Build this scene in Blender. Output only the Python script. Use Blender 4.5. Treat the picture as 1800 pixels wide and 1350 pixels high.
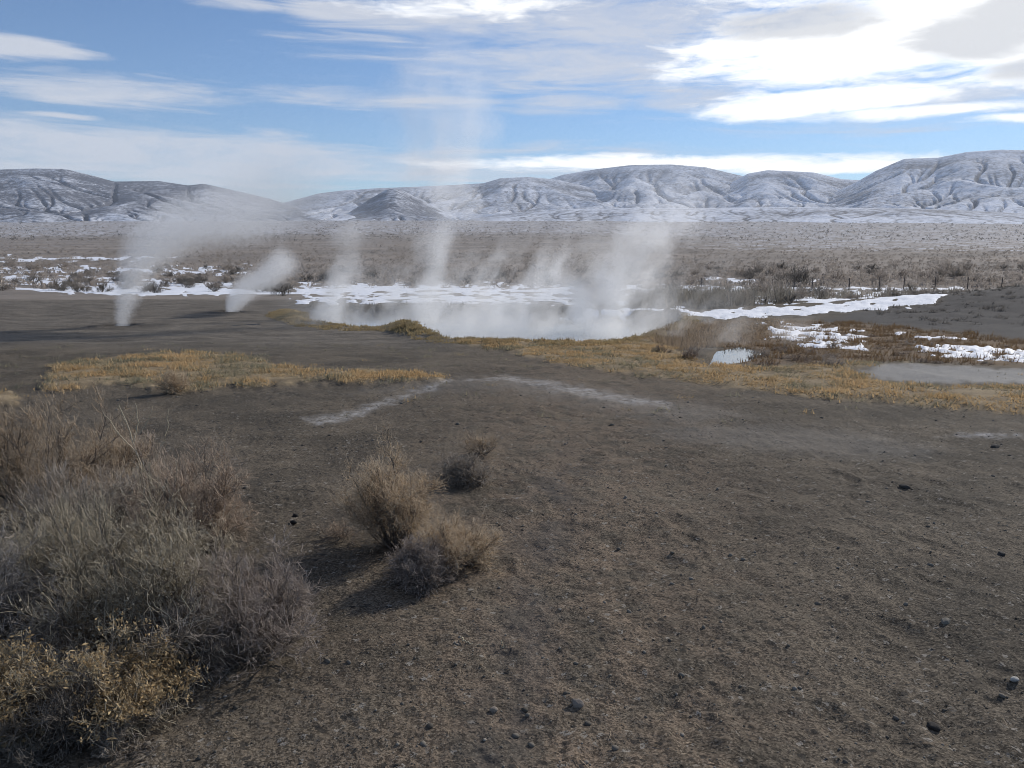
import bpy, math, random
import numpy as np
from math import radians as R

for o in list(bpy.data.objects):
    bpy.data.objects.remove(o)
random.seed(7)
RNG = np.random.default_rng(11)
sc = bpy.context.scene
COL = sc.collection

# ------------------------------------------------------------------ camera
PITCH = R(10.8); FPX = 1386.0; CAMZ = 1.65
cam_d = bpy.data.cameras.new('camera'); cam = bpy.data.objects.new('camera', cam_d); COL.objects.link(cam)
cam_d.sensor_width = 36.0; cam_d.lens = 36.0 * FPX / 1800.0
cam_d.clip_start = 0.05; cam_d.clip_end = 30000.0
cam.location = (0, 0, CAMZ); cam.rotation_euler = (math.pi / 2 - PITCH, 0, 0)
sc.camera = cam
sc.view_settings.view_transform = 'Standard'; sc.view_settings.look = 'None'
sc.view_settings.exposure = 0.0; sc.view_settings.gamma = 1.0
sc.view_settings.use_curve_mapping = False
sc.render.engine = 'CYCLES'
sc.cycles.volume_bounces = 12; sc.cycles.max_bounces = 12; sc.cycles.diffuse_bounces = 3
sc.cycles.transparent_max_bounces = 8; sc.cycles.glossy_bounces = 2
sc.cycles.use_denoising = True; sc.cycles.filter_width = 0.9; sc.cycles.denoising_input_passes = 'RGB'
sc.cycles.sample_clamp_indirect = 4.0

SUN_AZ, SUN_EL = R(46), R(27)
SUN_STRENGTH, SKY_STRENGTH = 3.8, 0.1

def px_dir(px, py):
    cx = (np.asarray(px, float) - 900.0) / FPX; cy = (675.0 - np.asarray(py, float)) / FPX
    return cx, math.cos(PITCH) + math.sin(PITCH) * cy, -math.sin(PITCH) + math.cos(PITCH) * cy

def px_azel(px, py):
    x, y, z = px_dir(px, py)
    return float(math.atan2(x, y)), float(math.atan2(z, math.hypot(x, y)))

# ------------------------------------------------------------------ node helpers
class T:
    def __init__(s, tree):
        s.t = tree; s.n = tree.nodes; s.n.clear()
    def new(s, typ, **kw):
        nd = s.n.new(typ)
        for k, v in kw.items(): setattr(nd, k, v)
        return nd
    def put(s, sock, v):
        if v is None: return
        if hasattr(v, 'is_output'): s.t.links.new(v, sock)
        else: sock.default_value = v
    def m(s, op, a, b=None, c=None, clamp=False):
        nd = s.new('ShaderNodeMath', operation=op, use_clamp=clamp)
        for i, v in enumerate((a, b, c)): s.put(nd.inputs[i], v)
        return nd.outputs[0]
    def vm(s, op, a, b=None, out=0):
        nd = s.new('ShaderNodeVectorMath', operation=op)
        s.put(nd.inputs[0], a)
        if b is not None:
            if op == 'SCALE': s.put(nd.inputs[3], b)
            else: s.put(nd.inputs[1], b)
        return nd.outputs[out]
    def sep(s, v):
        nd = s.new('ShaderNodeSeparateXYZ'); s.put(nd.inputs[0], v); return nd.outputs
    def comb(s, x=0.0, y=0.0, z=0.0):
        nd = s.new('ShaderNodeCombineXYZ')
        for i, v in enumerate((x, y, z)): s.put(nd.inputs[i], v)
        return nd.outputs[0]
    def noise(s, v, scale, detail=3.0, rough=0.55, dist=0.0, col=False):
        nd = s.new('ShaderNodeTexNoise'); s.put(nd.inputs['Vector'], v)
        nd.inputs['Scale'].default_value = scale; nd.inputs['Detail'].default_value = detail
        nd.inputs['Roughness'].default_value = rough; nd.inputs['Distortion'].default_value = dist
        return nd.outputs[1 if col else 0]
    def voro(s, v, scale, out='Distance', feat='F1'):
        nd = s.new('ShaderNodeTexVoronoi', feature=feat); s.put(nd.inputs['Vector'], v)
        nd.inputs['Scale'].default_value = scale
        return nd.outputs[out]
    def ss(s, v, lo, hi, a=0.0, b=1.0):
        nd = s.new('ShaderNodeMapRange', interpolation_type='SMOOTHSTEP')
        s.put(nd.inputs[0], v)
        for i, q in zip((1, 2, 3, 4), (lo, hi, a, b)): s.put(nd.inputs[i], q)
        return nd.outputs[0]
    def mix(s, f, a, b, blend='MIX'):
        nd = s.new('ShaderNodeMix', data_type='RGBA', blend_type=blend)
        s.put(nd.inputs[0], f)
        for i, v in ((6, a), (7, b)):
            s.put(nd.inputs[i], v if hasattr(v, 'is_output') else tuple(v) + ((1,) if len(v) == 3 else ()))
        return nd.outputs[2]
    def attr(s, name, out='Color'):
        return s.new('ShaderNodeAttribute', attribute_name=name).outputs[out]
    def curve(s, v, pts):
        nd = s.new('ShaderNodeFloatCurve'); s.put(nd.inputs[1], v)
        c = nd.mapping.curves[0]
        while len(c.points) > 2: c.points.remove(c.points[0])
        c.points[0].location = pts[0]; c.points[1].location = pts[-1]
        for p in pts[1:-1]: c.points.new(*p)
        nd.mapping.update()
        return nd.outputs[0]

def new_mat(name):
    m = bpy.data.materials.new(name); m.use_nodes = True
    return m, T(m.node_tree)

def finish(t, col, rough=0.95, bump=None, bstr=0.4, bdist=0.01, spec=0.2, trans=0.0):
    b = t.new('ShaderNodeBsdfPrincipled'); o = t.new('ShaderNodeOutputMaterial')
    t.put(b.inputs['Base Color'], col if hasattr(col, 'is_output') else tuple(col) + (1,))
    t.put(b.inputs['Roughness'], rough); b.inputs['Specular IOR Level'].default_value = spec
    if bump is not None:
        n = t.new('ShaderNodeBump'); n.inputs['Strength'].default_value = bstr; n.inputs['Distance'].default_value = bdist
        t.put(n.inputs['Height'], bump); t.put(b.inputs['Normal'], n.outputs[0])
    out = b.outputs[0]
    if trans > 0:
        tr = t.new('ShaderNodeBsdfTranslucent'); t.put(tr.inputs[0], col if hasattr(col, 'is_output') else tuple(col) + (1,))
        mx = t.new('ShaderNodeMixShader'); mx.inputs[0].default_value = trans
        t.t.links.new(out, mx.inputs[1]); t.t.links.new(tr.outputs[0], mx.inputs[2]); out = mx.outputs[0]
    t.t.links.new(out, o.inputs['Surface'])

# ------------------------------------------------------------------ world: sky and clouds
world = bpy.data.worlds.new('World'); sc.world = world; world.use_nodes = True
w = T(world.node_tree)
sky = w.new('ShaderNodeTexSky', sky_type='NISHITA')
sky.sun_disc = False; sky.sun_elevation = SUN_EL; sky.sun_rotation = SUN_AZ
sky.altitude = 1300.0; sky.air_density = 1.0; sky.dust_density = 0.3; sky.ozone_density = 4.0
skycol = w.vm('MULTIPLY', w.vm('SCALE', sky.outputs[0], SKY_STRENGTH), (.86, .99, 1.11))
d = w.new('ShaderNodeTexCoord').outputs['Generated']
dx, dy, dz = w.sep(d)
az = w.m('ARCTAN2', dx, dy); el = w.m('ARCSINE', dz)
P = w.comb(az, el, 0.0)
P3 = w.comb(dx, dy, w.m('MULTIPLY', dz, 4.5))                      # flattened: clouds are streaks
warp = w.vm('SUBTRACT', w.noise(P3, 4.0, 4.0, 0.55, col=True), (0.5, 0.5, 0.5))
PW = w.vm('ADD', P, w.vm('MULTIPLY', warp, (0.09, 0.028, 0.0)))
nfine = w.noise(w.vm('ADD', P3, w.vm('SCALE', warp, 0.35)), 9.0, 6.0, 0.62)
nfib = w.noise(w.comb(w.m('ADD', w.m('MULTIPLY', az, 0.8), w.m('MULTIPLY', el, 1.5)), w.m('MULTIPLY', el, 9.0), 0.3), 7.0, 5.0, 0.6, 0.6)

def blob(px, py, rx, ry, amp=1.0):
    a, e = px_azel(px, py)
    ra = (px_azel(px + rx, py)[0] - px_azel(px - rx, py)[0]) / 2
    re = (px_azel(px, py - ry)[1] - px_azel(px, py + ry)[1]) / 2
    v = w.vm('MULTIPLY', w.vm('SUBTRACT', PW, (a, e, 0)), (1 / ra, 1 / re, 0))
    return w.m('MULTIPLY', w.m('SUBTRACT', 1.0, w.vm('LENGTH', v, out=1)), amp)

def union(lst, floor=-0.6):
    o = floor
    for x in lst: o = w.m('MAXIMUM', x, o)
    return o

soft = union([blob(-10, 84, 190, 26, 1.3), blob(170, 157, 290, 34), blob(470, 160, 190, 14, .5), blob(85, 201, 100, 7), blob(230, 268, 640, 58, 1.6),
              blob(520, 290, 420, 40, .8), blob(620, 300, 210, 9, 1.), blob(430, 8, 110, 20, .7), blob(610, 15, 130, 34, .9), blob(900, 15, 290, 75, 1.1),
              blob(1090, 80, 280, 120, .95), blob(960, 110, 260, 90, .75), blob(700, 50, 180, 60, .5), blob(1050, 20, 300, 60, 1.0), blob(1160, 20, 260, 90, .8), blob(760, 175, 170, 18, .9), blob(1000, 184, 140, 22, .9), blob(1210, 172, 120, 26, .9),
              blob(1500, 215, 220, 26, .5), blob(1680, 168, 260, 50, .7), blob(850, 290, 500, 40, .55), blob(-250, 150, 300, 60, .8), blob(-350, 280, 400, 70, 1.),
              blob(2100, 160, 420, 70, .8), blob(1000, -160, 700, 120, .7), blob(200, -220, 420, 80, .6)])
bright = union([blob(1500, 80, 400, 90, 1.2), blob(1280, 92, 150, 26, 1.), blob(1740, 20, 330, 160, 1.2), blob(1440, 178, 270, 30, 1.2), blob(1620, 195, 260, 15, .9),
                blob(1800, 205, 140, 10, .8), blob(1180, 284, 520, 17, 1.2), blob(1450, 287, 320, 16, 1.2), blob(1650, -190, 700, 260, 1.2), blob(860, 5, 200, 30, .5), blob(2100, 40, 400, 120, 1.)])
grey = union([blob(1410, 38, 190, 38), blob(1700, 62, 180, 55), blob(1790, 20, 160, 60), blob(1800, 118, 110, 26, .8), blob(1500, -120, 300, 60, .8)])
gen = w.m('SUBTRACT', w.noise(P3, 1.7, 5.0, 0.6, 0.4), w.ss(el, .26, .42, .70, .42))       # cirrus elsewhere, thickened above the view to make the fill light less blue
msoft = w.ss(w.m('ADD', w.m('MAXIMUM', soft, w.m('MULTIPLY', gen, 2.0)), w.m('MULTIPLY', w.m('SUBTRACT', nfib, 0.5), 2.0)), -0.12, 0.75)
msoft = w.m('MULTIPLY', msoft, w.ss(nfine, 0.25, 0.62, 0.55, 1.0))
mbright = w.ss(w.m('ADD', bright, w.m('MULTIPLY', w.m('SUBTRACT', nfine, 0.5), 1.9)), -0.05, 0.7)
mgrey = w.m('MULTIPLY', w.ss(w.m('ADD', grey, w.m('MULTIPLY', w.m('SUBTRACT', nfine, 0.5), 1.3)), 0.0, 0.6), 0.78)
c = w.mix(w.m('MULTIPLY', msoft, 0.86), skycol, (0.69, 0.715, 0.78))
c = w.mix(mbright, c, (1.4, 1.4, 1.38))
c = w.mix(mgrey, c, (0.66, 0.675, 0.71))
bg = w.new('ShaderNodeBackground'); w.put(bg.inputs[0], c); bg.inputs[1].default_value = 1.0
wo = w.new('ShaderNodeOutputWorld'); w.t.links.new(bg.outputs[0], wo.inputs[0])

sun_d = bpy.data.lights.new('sun', 'SUN'); sun = bpy.data.objects.new('sun', sun_d); COL.objects.link(sun)
sun_d.energy = SUN_STRENGTH; sun_d.angle = R(1.2); sun_d.color = (1.0, 0.94, 0.86)
sun.rotation_euler = (math.pi / 2 - SUN_EL, 0, math.pi - SUN_AZ)

# ------------------------------------------------------------------ numpy noise
def _h(i, j, s):
    n = (i.astype(np.int64) * 374761393 + j.astype(np.int64) * 668265263 + s * 1442695041) & 0xFFFFFFFF
    n = ((n ^ (n >> 13)) * 1274126177) & 0xFFFFFFFF
    return ((n ^ (n >> 16)) & 0xFFFF) / 65535.0

def noise2(x, y, s=0):
    x = np.asarray(x, float); y = np.asarray(y, float)
    xi = np.floor(x); yi = np.floor(y); fx = x - xi; fy = y - yi
    u = fx * fx * fx * (fx * (fx * 6 - 15) + 10); v = fy * fy * fy * (fy * (fy * 6 - 15) + 10)
    def g(i, j, ax, ay):
        a = _h(i, j, s) * 2 * math.pi
        return np.cos(a) * ax + np.sin(a) * ay
    n00 = g(xi, yi, fx, fy); n10 = g(xi + 1, yi, fx - 1, fy); n01 = g(xi, yi + 1, fx, fy - 1); n11 = g(xi + 1, yi + 1, fx - 1, fy - 1)
    return 1.45 * ((n00 * (1 - u) + n10 * u) * (1 - v) + (n01 * (1 - u) + n11 * u) * v)

def fbm(x, y, s=0, o=4, gain=0.5):
    r = 0; a = 1.0; t = 0
    for k in range(o):
        r = r + a * noise2(x * 2 ** k, y * 2 ** k, s + k * 17); t += a; a *= gain
    return r / t

def sst(v, a, b):
    t = np.clip((v - a) / (b - a), 0, 1); return t * t * (3 - 2 * t)

# ------------------------------------------------------------------ terrain
KY = [-9000, -60, 0, 5, 8, 11, 15, 20, 25, 31, 36, 45, 60, 100, 150, 300, 700, 1100, 1600, 2500, 4000, 9000]
KZ = [0.6, 0.3, 0, -.05, -.12, -.22, -.5, -.78, -1.0, -1.15, -1.4, -2.1, -3.2, -5.0, -5.6, -5.8, -5.8, -2, 12, 42, 60, 70]
_a = np.arcsinh(np.linspace(-1, 1, 2) * 9000)
_s = np.linspace(_a[0], _a[1], 3000)
_z = np.interp(np.sinh(_s), KY, KZ)
_k = np.exp(-np.linspace(-2, 2, 41) ** 2); _k /= _k.sum()
_z = np.convolve(np.pad(_z, 20, 'edge'), _k, 'valid')
def base_z(x, y):
    return np.interp(np.arcsinh(y), _s, _z)

def project(x, y, z):
    yc = y * math.cos(PITCH) - (z - CAMZ) * math.sin(PITCH)
    zc = y * math.sin(PITCH) + (z - CAMZ) * math.cos(PITCH)
    ok = yc > 0.3
    q = np.where(ok, yc, 1.0)
    return np.where(ok, 900 + FPX * x / q, -9e3), np.where(ok, 675 - FPX * zc / q, 9e3)

def sdf(px, py, poly, vs=2.5):
    """signed distance to a polygon given in picture units, positive inside; used to lay out patches ON the ground"""
    P_ = np.array(poly, float) * (1, vs); X = px; Y = py * vs
    dmin = np.full(np.shape(X), 1e9); ins = np.zeros(np.shape(X), bool)
    for (x1, y1), (x2, y2) in zip(P_, np.roll(P_, -1, 0)):
        ex, ey = x2 - x1, y2 - y1
        t = np.clip(((X - x1) * ex + (Y - y1) * ey) / (ex * ex + ey * ey + 1e-9), 0, 1)
        dmin = np.minimum(dmin, np.hypot(X - x1 - t * ex, Y - y1 - t * ey))
        cr = ((y1 > Y) != (y2 > Y)) & (X < (x2 - x1) * (Y - y1) / (y2 - y1 + 1e-12) + x1)
        ins ^= cr
    return np.where(ins, dmin, -dmin)

POOL = [(536, 566), (620, 574), (700, 574), (745, 588), (800, 597), (880, 600), (960, 602), (1015, 606), (1065, 602), (1120, 594), (1165, 582), (1200, 566), (1190, 551), (1000, 544), (800, 542), (640, 541), (545, 548)]
SPOOL = [(1238, 632), (1262, 616), (1300, 612), (1340, 618), (1318, 630), (1282, 640), (1246, 640)]
GRASS_L = [(70, 692), (90, 645), (150, 634), (300, 622), (420, 622), (480, 640), (600, 650), (700, 652), (795, 662), (760, 673), (640, 676), (560, 670), (470, 682), (420, 676), (330, 692), (200, 678), (110, 690)]
GRASS_L2 = [(-400, 720), (-200, 690), (0, 688), (48, 702), (30, 716), (-100, 730)]
GRASS_R = [(780, 594), (840, 596), (960, 602), (1060, 603), (1150, 594), (1200, 618), (1232, 640), (1330, 645), (1500, 636), (1640, 640), (1800, 655), (2400, 680), (2400, 780), (1800, 728), (1640, 716), (1440, 702), (1250, 678), (1080, 656), (980, 642), (900, 622), (830, 612)]
PAN = [(1505, 652), (1560, 641), (1680, 641), (1800, 648), (2400, 662), (2400, 692), (1800, 676), (1650, 673), (1550, 666)]
FARGOLD = [(1300, 590), (1360, 568), (1500, 566), (1640, 580), (1800, 598), (2300, 625), (2300, 665), (1800, 648), (1640, 638), (1480, 640), (1350, 644), (1230, 640)]
HUM1 = [(675, 578), (715, 570), (760, 582), (775, 596), (735, 594), (690, 586)]
HUM2 = [(470, 556), (500, 546), (540, 556), (552, 570), (510, 570)]
MOUND = [(1430, 570), (1520, 548), (1640, 545), (1700, 528), (1800, 518), (2400, 500), (2400, 640), (1800, 600), (1640, 582), (1500, 568)]
SALT = [[(525, 738), (600, 722), (700, 692), (760, 675), (795, 667), (770, 684), (700, 706), (600, 742), (555, 750)],
        [(815, 670), (880, 654), (960, 667), (1060, 685), (1190, 706), (1170, 716), (1040, 702), (950, 682), (880, 668)],
        [(1650, 766), (1720, 760), (1800, 764), (1800, 772), (1700, 771)]]
PALE = [[(1120, 752), (1250, 740), (1420, 745), (1560, 760), (1660, 790), (1640, 806), (1480, 808), (1300, 790), (1160, 772)],
        [(620, 690), (800, 660), (960, 664), (1250, 710), (1350, 735), (1200, 750), (900, 690)]]

# (name of the patch, outline, how broken up 0..1)
SNOW = [([(-400, 512), (-200, 500), (0, 500), (80, 506), (220, 502), (330, 500), (520, 512), (520, 519), (300, 521), (150, 519), (60, 513), (0, 507), (-300, 522)], .4),
        ([(0, 482), (160, 482), (220, 490), (300, 488), (420, 496), (420, 512), (260, 512), (100, 508), (0, 500)], .7),
        ([(515, 506), (620, 503), (760, 504), (960, 508), (1010, 511), (960, 516), (760, 513), (520, 516)], .3),
        ([(515, 521), (640, 519), (780, 522), (880, 527), (960, 533), (860, 534), (700, 529), (520, 526)], .3),
          ([(520, 496), (1010, 498), (1010, 537), (520, 536)], 1.0), ([(-300, 466), (440, 468), (440, 484), (-300, 484)], 1.1), ([(1100, 500), (1240, 500), (1700, 515), (1700, 530), (1200, 540), (1100, 530)], 1.0),
          ([(880, 552), (1000, 545), (1100, 541), (1210, 540), (1200, 548), (1040, 550), (960, 556)], .5),
        ([(1195, 548), (1300, 542), (1420, 538), (1500, 534), (1560, 530), (1640, 529), (1674, 537), (1640, 546), (1540, 549), (1440, 556), (1300, 561), (1205, 559)], .42),
        ([(1400, 531), (1440, 525), (1502, 526), (1512, 536), (1420, 540)], .35),
        ([(1518, 529), (1545, 525), (1555, 531), (1530, 534)], .3),
        ([(1215, 507), (1330, 504), (1500, 503), (1620, 503), (1708, 505), (1700, 511), (1500, 511), (1300, 512), (1215, 515)], .4),
        ([(1080, 530), (1150, 524), (1220, 512), (1240, 518), (1180, 532), (1100, 540)], .9),
        ([(1225, 490), (1260, 486), (1340, 490), (1340, 499), (1240, 500)], .8),
        ([(1418, 492), (1440, 490), (1440, 500), (1420, 502)], .4),
        ([(1340, 572), (1420, 572), (1520, 584), (1530, 616), (1420, 610), (1350, 592)], .95),
        ([(1460, 604), (1520, 610), (1536, 618), (1500, 617), (1462, 608)], .2),
        ([(1580, 588), (1660, 590), (1700, 600), (1600, 600)], .95),
        ([(1600, 612), (1680, 608), (1760, 612), (1900, 620), (2300, 640), (2300, 655), (1800, 640), (1700, 632), (1620, 622)], .75),
        ([(1690, 526), (1745, 520), (1748, 523), (1700, 528)], .1), ([(1785, 518), (1830, 512), (1830, 520), (1790, 520)], .1),
        ([(-300, 455), (20, 451), (250, 449), (330, 452), (250, 459), (20, 460), (-300, 462)], .8)]

DENTS = []
rr = random.Random(5)
for _ in range(120):
    yy = rr.uniform(2.0, 6.5); xx = rr.uniform(-.35, 2.8) * yy / 3.6 + .15
    DENTS.append((xx, yy, rr.uniform(.05, .1), rr.uniform(.1, .16), rr.uniform(-.9, .9), rr.uniform(.004, .012)))
VENTS = []   # filled after unproject exists: (x, y, r, depth)

def layer(x, y):
    """everything about the ground at a point that does not need fine relief"""
    z = base_z(x, y); r = np.hypot(x, y)
    px, py = project(x, y, z)
    nz = fbm(px / 26, py / 9, 3, 3) * 1.0
    return z, r, px, py, nz

def ground(x, y, full=True):
    x = np.asarray(x, float); y = np.asarray(y, float)
    z, r, px, py, nz = layer(x, y)
    A = {}
    z = z + 1.0 * np.exp(-((x - 24) / 7.5) ** 2 - ((y - 31) / 5.5) ** 2)      # dark mound at the right
    z = z + sst(r, 4, 30) * .10 * fbm(x / 6, y / 6, 21, 3) * (1 - .0 * r) + sst(r, 60, 500) * 0.8 * fbm(x / 90, y / 90, 23, 3)
    sp = sdf(px, py, POOL) + nz * 8
    z = z - .95 * sst(sp, -6, 26) + .05 * sst(sp, -60, -6) * (1 - sst(sp, -6, 4))
    ss_ = sdf(px, py, SPOOL) + nz * 3
    z = z - .34 * sst(ss_, -8, 14)
    gl = np.maximum(sdf(px, py, GRASS_L), sdf(px, py, GRASS_L2)) + nz * 30
    gr = np.minimum(sdf(px, py, GRASS_R), -sdf(px, py, PAN) - 4) + nz * 22
    h1 = sdf(px, py, HUM1) + nz * 4; h2 = sdf(px, py, HUM2) + nz * 4
    fg = sdf(px, py, FARGOLD) + nz * 16
    z = z + .04 * sst(gl, -18, 22) + .04 * sst(gr, -6, 30) + .20 * sst(h1, -8, 22) + .12 * sst(h2, -8, 22)
    for (vx, vy, vr, vd) in VENTS:
        q = np.hypot((x - vx) / vr, (y - vy) / vr)
        z = z + vd * (.14 * np.exp(-((q - 1.15) / .4) ** 2) - np.exp(-(q / .75) ** 4))
    if not full: return z
    A['grass'] = np.maximum.reduce([sst(gl, -4, 14), sst(gr, -4, 14)]); A['hum'] = np.maximum(sst(h1, -6, 6), sst(h2, -6, 6))
    A['lip'] = sst(sp, -34, -16) * (1 - sst(sp, -8, 0)) * (py > 555)
    A['fargold'] = sst(fg, -6, 20)
    A['salt'] = np.maximum.reduce([sst(sdf(px, py, q) + nz * 14 + 12 * fbm(x / .3, y / .4, 97, 4), -8, 16) for q in SALT])
    A['pale'] = np.maximum.reduce([sst(sdf(px, py, q) + nz * 30, -30, 50) for q in PALE])
    A['pan'] = sst(sdf(px, py, PAN) + nz * 16, -8, 14)
    tb = np.exp(-((x - (-.10 + .13 * (y - 2)) - .05 * fbm(y / .8, y * 0, 95, 2)) / (.07 + .025 * y)) ** 2) * sst(fbm(x / .25, y / .5, 96, 3), -.35, .2) * sst(y, 1.5, 2) * (1 - sst(y, 5, 7))
    A['dark'] = np.maximum(.5 * tb, np.maximum(sst(sdf(px, py, MOUND) + nz * 12, -14, 14), sst(sp, -16, 4)))
    A['midleft'] = sst(y, 13, 17) * (1 - sst(y, 48, 58)) * (1 - sst(px, 700, 1100))
    snow = np.full(np.shape(x), -99.0)
    nb = fbm((px + 2.5 * py) / 34, (py - px * .06) / 5.2, 31, 4) * 55; nb3 = fbm(px / 10, py / 2.6, 39, 2) * 15; nb2 = fbm(px / 60, py / 11, 37, 2) * 12
    for poly, br in SNOW:
        q = sdf(px, py, poly, 3.5)
        snow = np.maximum(snow, np.minimum(q + nb2 * .6, 14) + (nb + nb3 - 9) * br)
    A['snow'] = snow
    A['vent'] = 0 * x
    for (vx, vy, vr, vd) in VENTS:
        A['vent'] = np.maximum(A['vent'], np.exp(-(np.hypot((x - vx) * .75, y - vy) / (vr * 1.7)) ** 2))
    # snow speckle among the far scrub: fraction of white, by place
    A['speck'] = np.clip(sst(r, 150, 500) * (.26 + .20 * sst(px, 900, 1500)), 0, .85) * (y > 0) + .45 * sst(r, 900, 1800)
    # fine relief, near
    near = 1 - sst(r, 9, 18)
    mid = 1 - sst(r, 40, 90)
    z = z + mid * (.035 * fbm(x / .9, y / .9, 41, 3)) + sst(r, 10, 18) * mid * .05 * fbm(x / 2.2, y / 1.1, 42, 4) * (1 - A['pan'] * .8)
    z = z + near * (.008 * fbm(x / .16, y / .16, 43, 3) + .007 * fbm(x / .045, y / .045, 47, 2))
    tr = np.exp(-((x - .25 - .10 * (y - 3)) / (.55 + .12 * y)) ** 2) * near
    z = z - tr * .018 * np.abs(fbm(x / .22, y / .16, 53, 2))
    for (ax_, ay_, wx, wy, an, dp) in DENTS:
        k = (np.abs(x - ax_) < .4) & (np.abs(y - ay_) < .4)
        if k.any():
            ux = (x[k] - ax_) * math.cos(an) + (y[k] - ay_) * math.sin(an); uy = -(x[k] - ax_) * math.sin(an) + (y[k] - ay_) * math.cos(an)
            q = (ux / wx) ** 2 + (uy / wy) ** 2
            z[k] += dp * (.35 * np.exp(-(q - 1.6) ** 2) - np.exp(-q * q))
    A['speck'] = np.minimum(A['speck'], .47)
    A['track'] = tr
    return z, A

def gz(x, y):
    return float(ground(np.array([float(x)]), np.array([float(y)]))[0][0])

def unproj(px, py):
    px = np.atleast_1d(np.asarray(px, float)); py = np.atleast_1d(np.asarray(py, float))
    dx_, dy_, dz_ = px_dir(px, py)
    ts = np.geomspace(1.0, 7000, 500)
    X = dx_[:, None] * ts; Y = dy_[:, None] * ts; Z = CAMZ + dz_[:, None] * ts
    below = Z < base_z(X, Y)
    i = np.where(below.any(1), below.argmax(1), len(ts) - 1)
    lo = ts[np.maximum(i - 1, 0)]; hi = ts[i]
    for _ in range(25):
        md = (lo + hi) / 2
        b = CAMZ + dz_ * md < base_z(dx_ * md, dy_ * md)
        hi = np.where(b, md, hi); lo = np.where(b, lo, md)
    return dx_ * hi, dy_ * hi

def up1(px, py):
    x, y = unproj(px, py); return float(x[0]), float(y[0])

V1 = up1(206, 573); V2 = up1(404, 551)
VENTS += [(V1[0], V1[1], .55, .30), (V2[0], V2[1], .5, .2)]

# ------------------------------------------------------------------ mesh helpers
def mesh_np(name, verts, faces, mat=None, smooth=False):
    """faces: (n,3) or (n,4) array"""
    me = bpy.data.meshes.new(name)
    verts = np.ascontiguousarray(verts, np.float32); faces = np.ascontiguousarray(faces, np.int32)
    k = faces.shape[1]
    me.vertices.add(len(verts)); me.vertices.foreach_set('co', verts.ravel())
    me.loops.add(faces.size); me.loops.foreach_set('vertex_index', faces.ravel())
    me.polygons.add(len(faces)); me.polygons.foreach_set('loop_start', np.arange(0, faces.size, k, dtype=np.int32))
    if smooth: me.polygons.foreach_set('use_smooth', np.ones(len(faces), bool))
    me.update(calc_edges=True); me.validate()
    if mat: me.materials.append(mat)
    return me

def add_attr(me, name, arr):
    a = me.attributes.new(name, 'FLOAT', 'POINT'); a.data.foreach_set('value', np.ascontiguousarray(arr, np.float32))

def add_col(me, name, r, g, b):
    a = me.attributes.new(name, 'FLOAT_COLOR', 'POINT')
    q = np.stack([r, g, b, np.ones_like(r)], -1).astype(np.float32); a.data.foreach_set('color', q.ravel())

def link(name, me, parent=None):
    o = bpy.data.objects.new(name, me); COL.objects.link(o)
    if parent: o.parent = parent
    return o

def tag(o, label=None, cat=None, group=None, kind=None):
    if label: o['label'] = label
    if cat: o['category'] = cat
    if group: o['group'] = group
    if kind: o['kind'] = kind
    return o

def thing(name, label, cat, loc, group=None, rz=0.0):
    o = bpy.data.objects.new(name, None); COL.objects.link(o); o.empty_display_size = .2
    o.location = loc; o.rotation_euler = (0, 0, rz)
    return tag(o, label, cat, group)

# ------------------------------------------------------------------ ground sheet
azs = np.concatenate([np.linspace(R(-43), R(43), 640), np.linspace(R(43), R(317), 80)[1:-1]])
rings = [0.5]
while rings[-1] < 8000:
    r_ = rings[-1]
    rings.append(r_ * (1.10 if r_ < 1.5 else 1.0052 if r_ < 8 else 1.0095 if r_ < 160 else 1.02 if r_ < 700 else 1.06))
rings = np.array(rings)
NA, NR = len(azs), len(rings)
GX = rings[:, None] * np.sin(azs)[None, :]; GY = rings[:, None] * np.cos(azs)[None, :]
GZ, GA = ground(GX.ravel(), GY.ravel())
GV = np.stack([GX.ravel(), GY.ravel(), GZ], -1)
i, j = np.meshgrid(np.arange(NR - 1), np.arange(NA), indexing='ij')
j2 = (j + 1) % NA
GF = np.stack([i * NA + j, (i + 1) * NA + j, (i + 1) * NA + j2, i * NA + j2], -1).reshape(-1, 4)[:, ::-1]
c0 = len(GV); GVc = np.vstack([GV, [[0, 0, 0]]])
cap = np.stack([np.full(NA, c0), np.arange(NA), (np.arange(NA) + 1) % NA, (np.arange(NA) + 1) % NA], -1)

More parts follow.
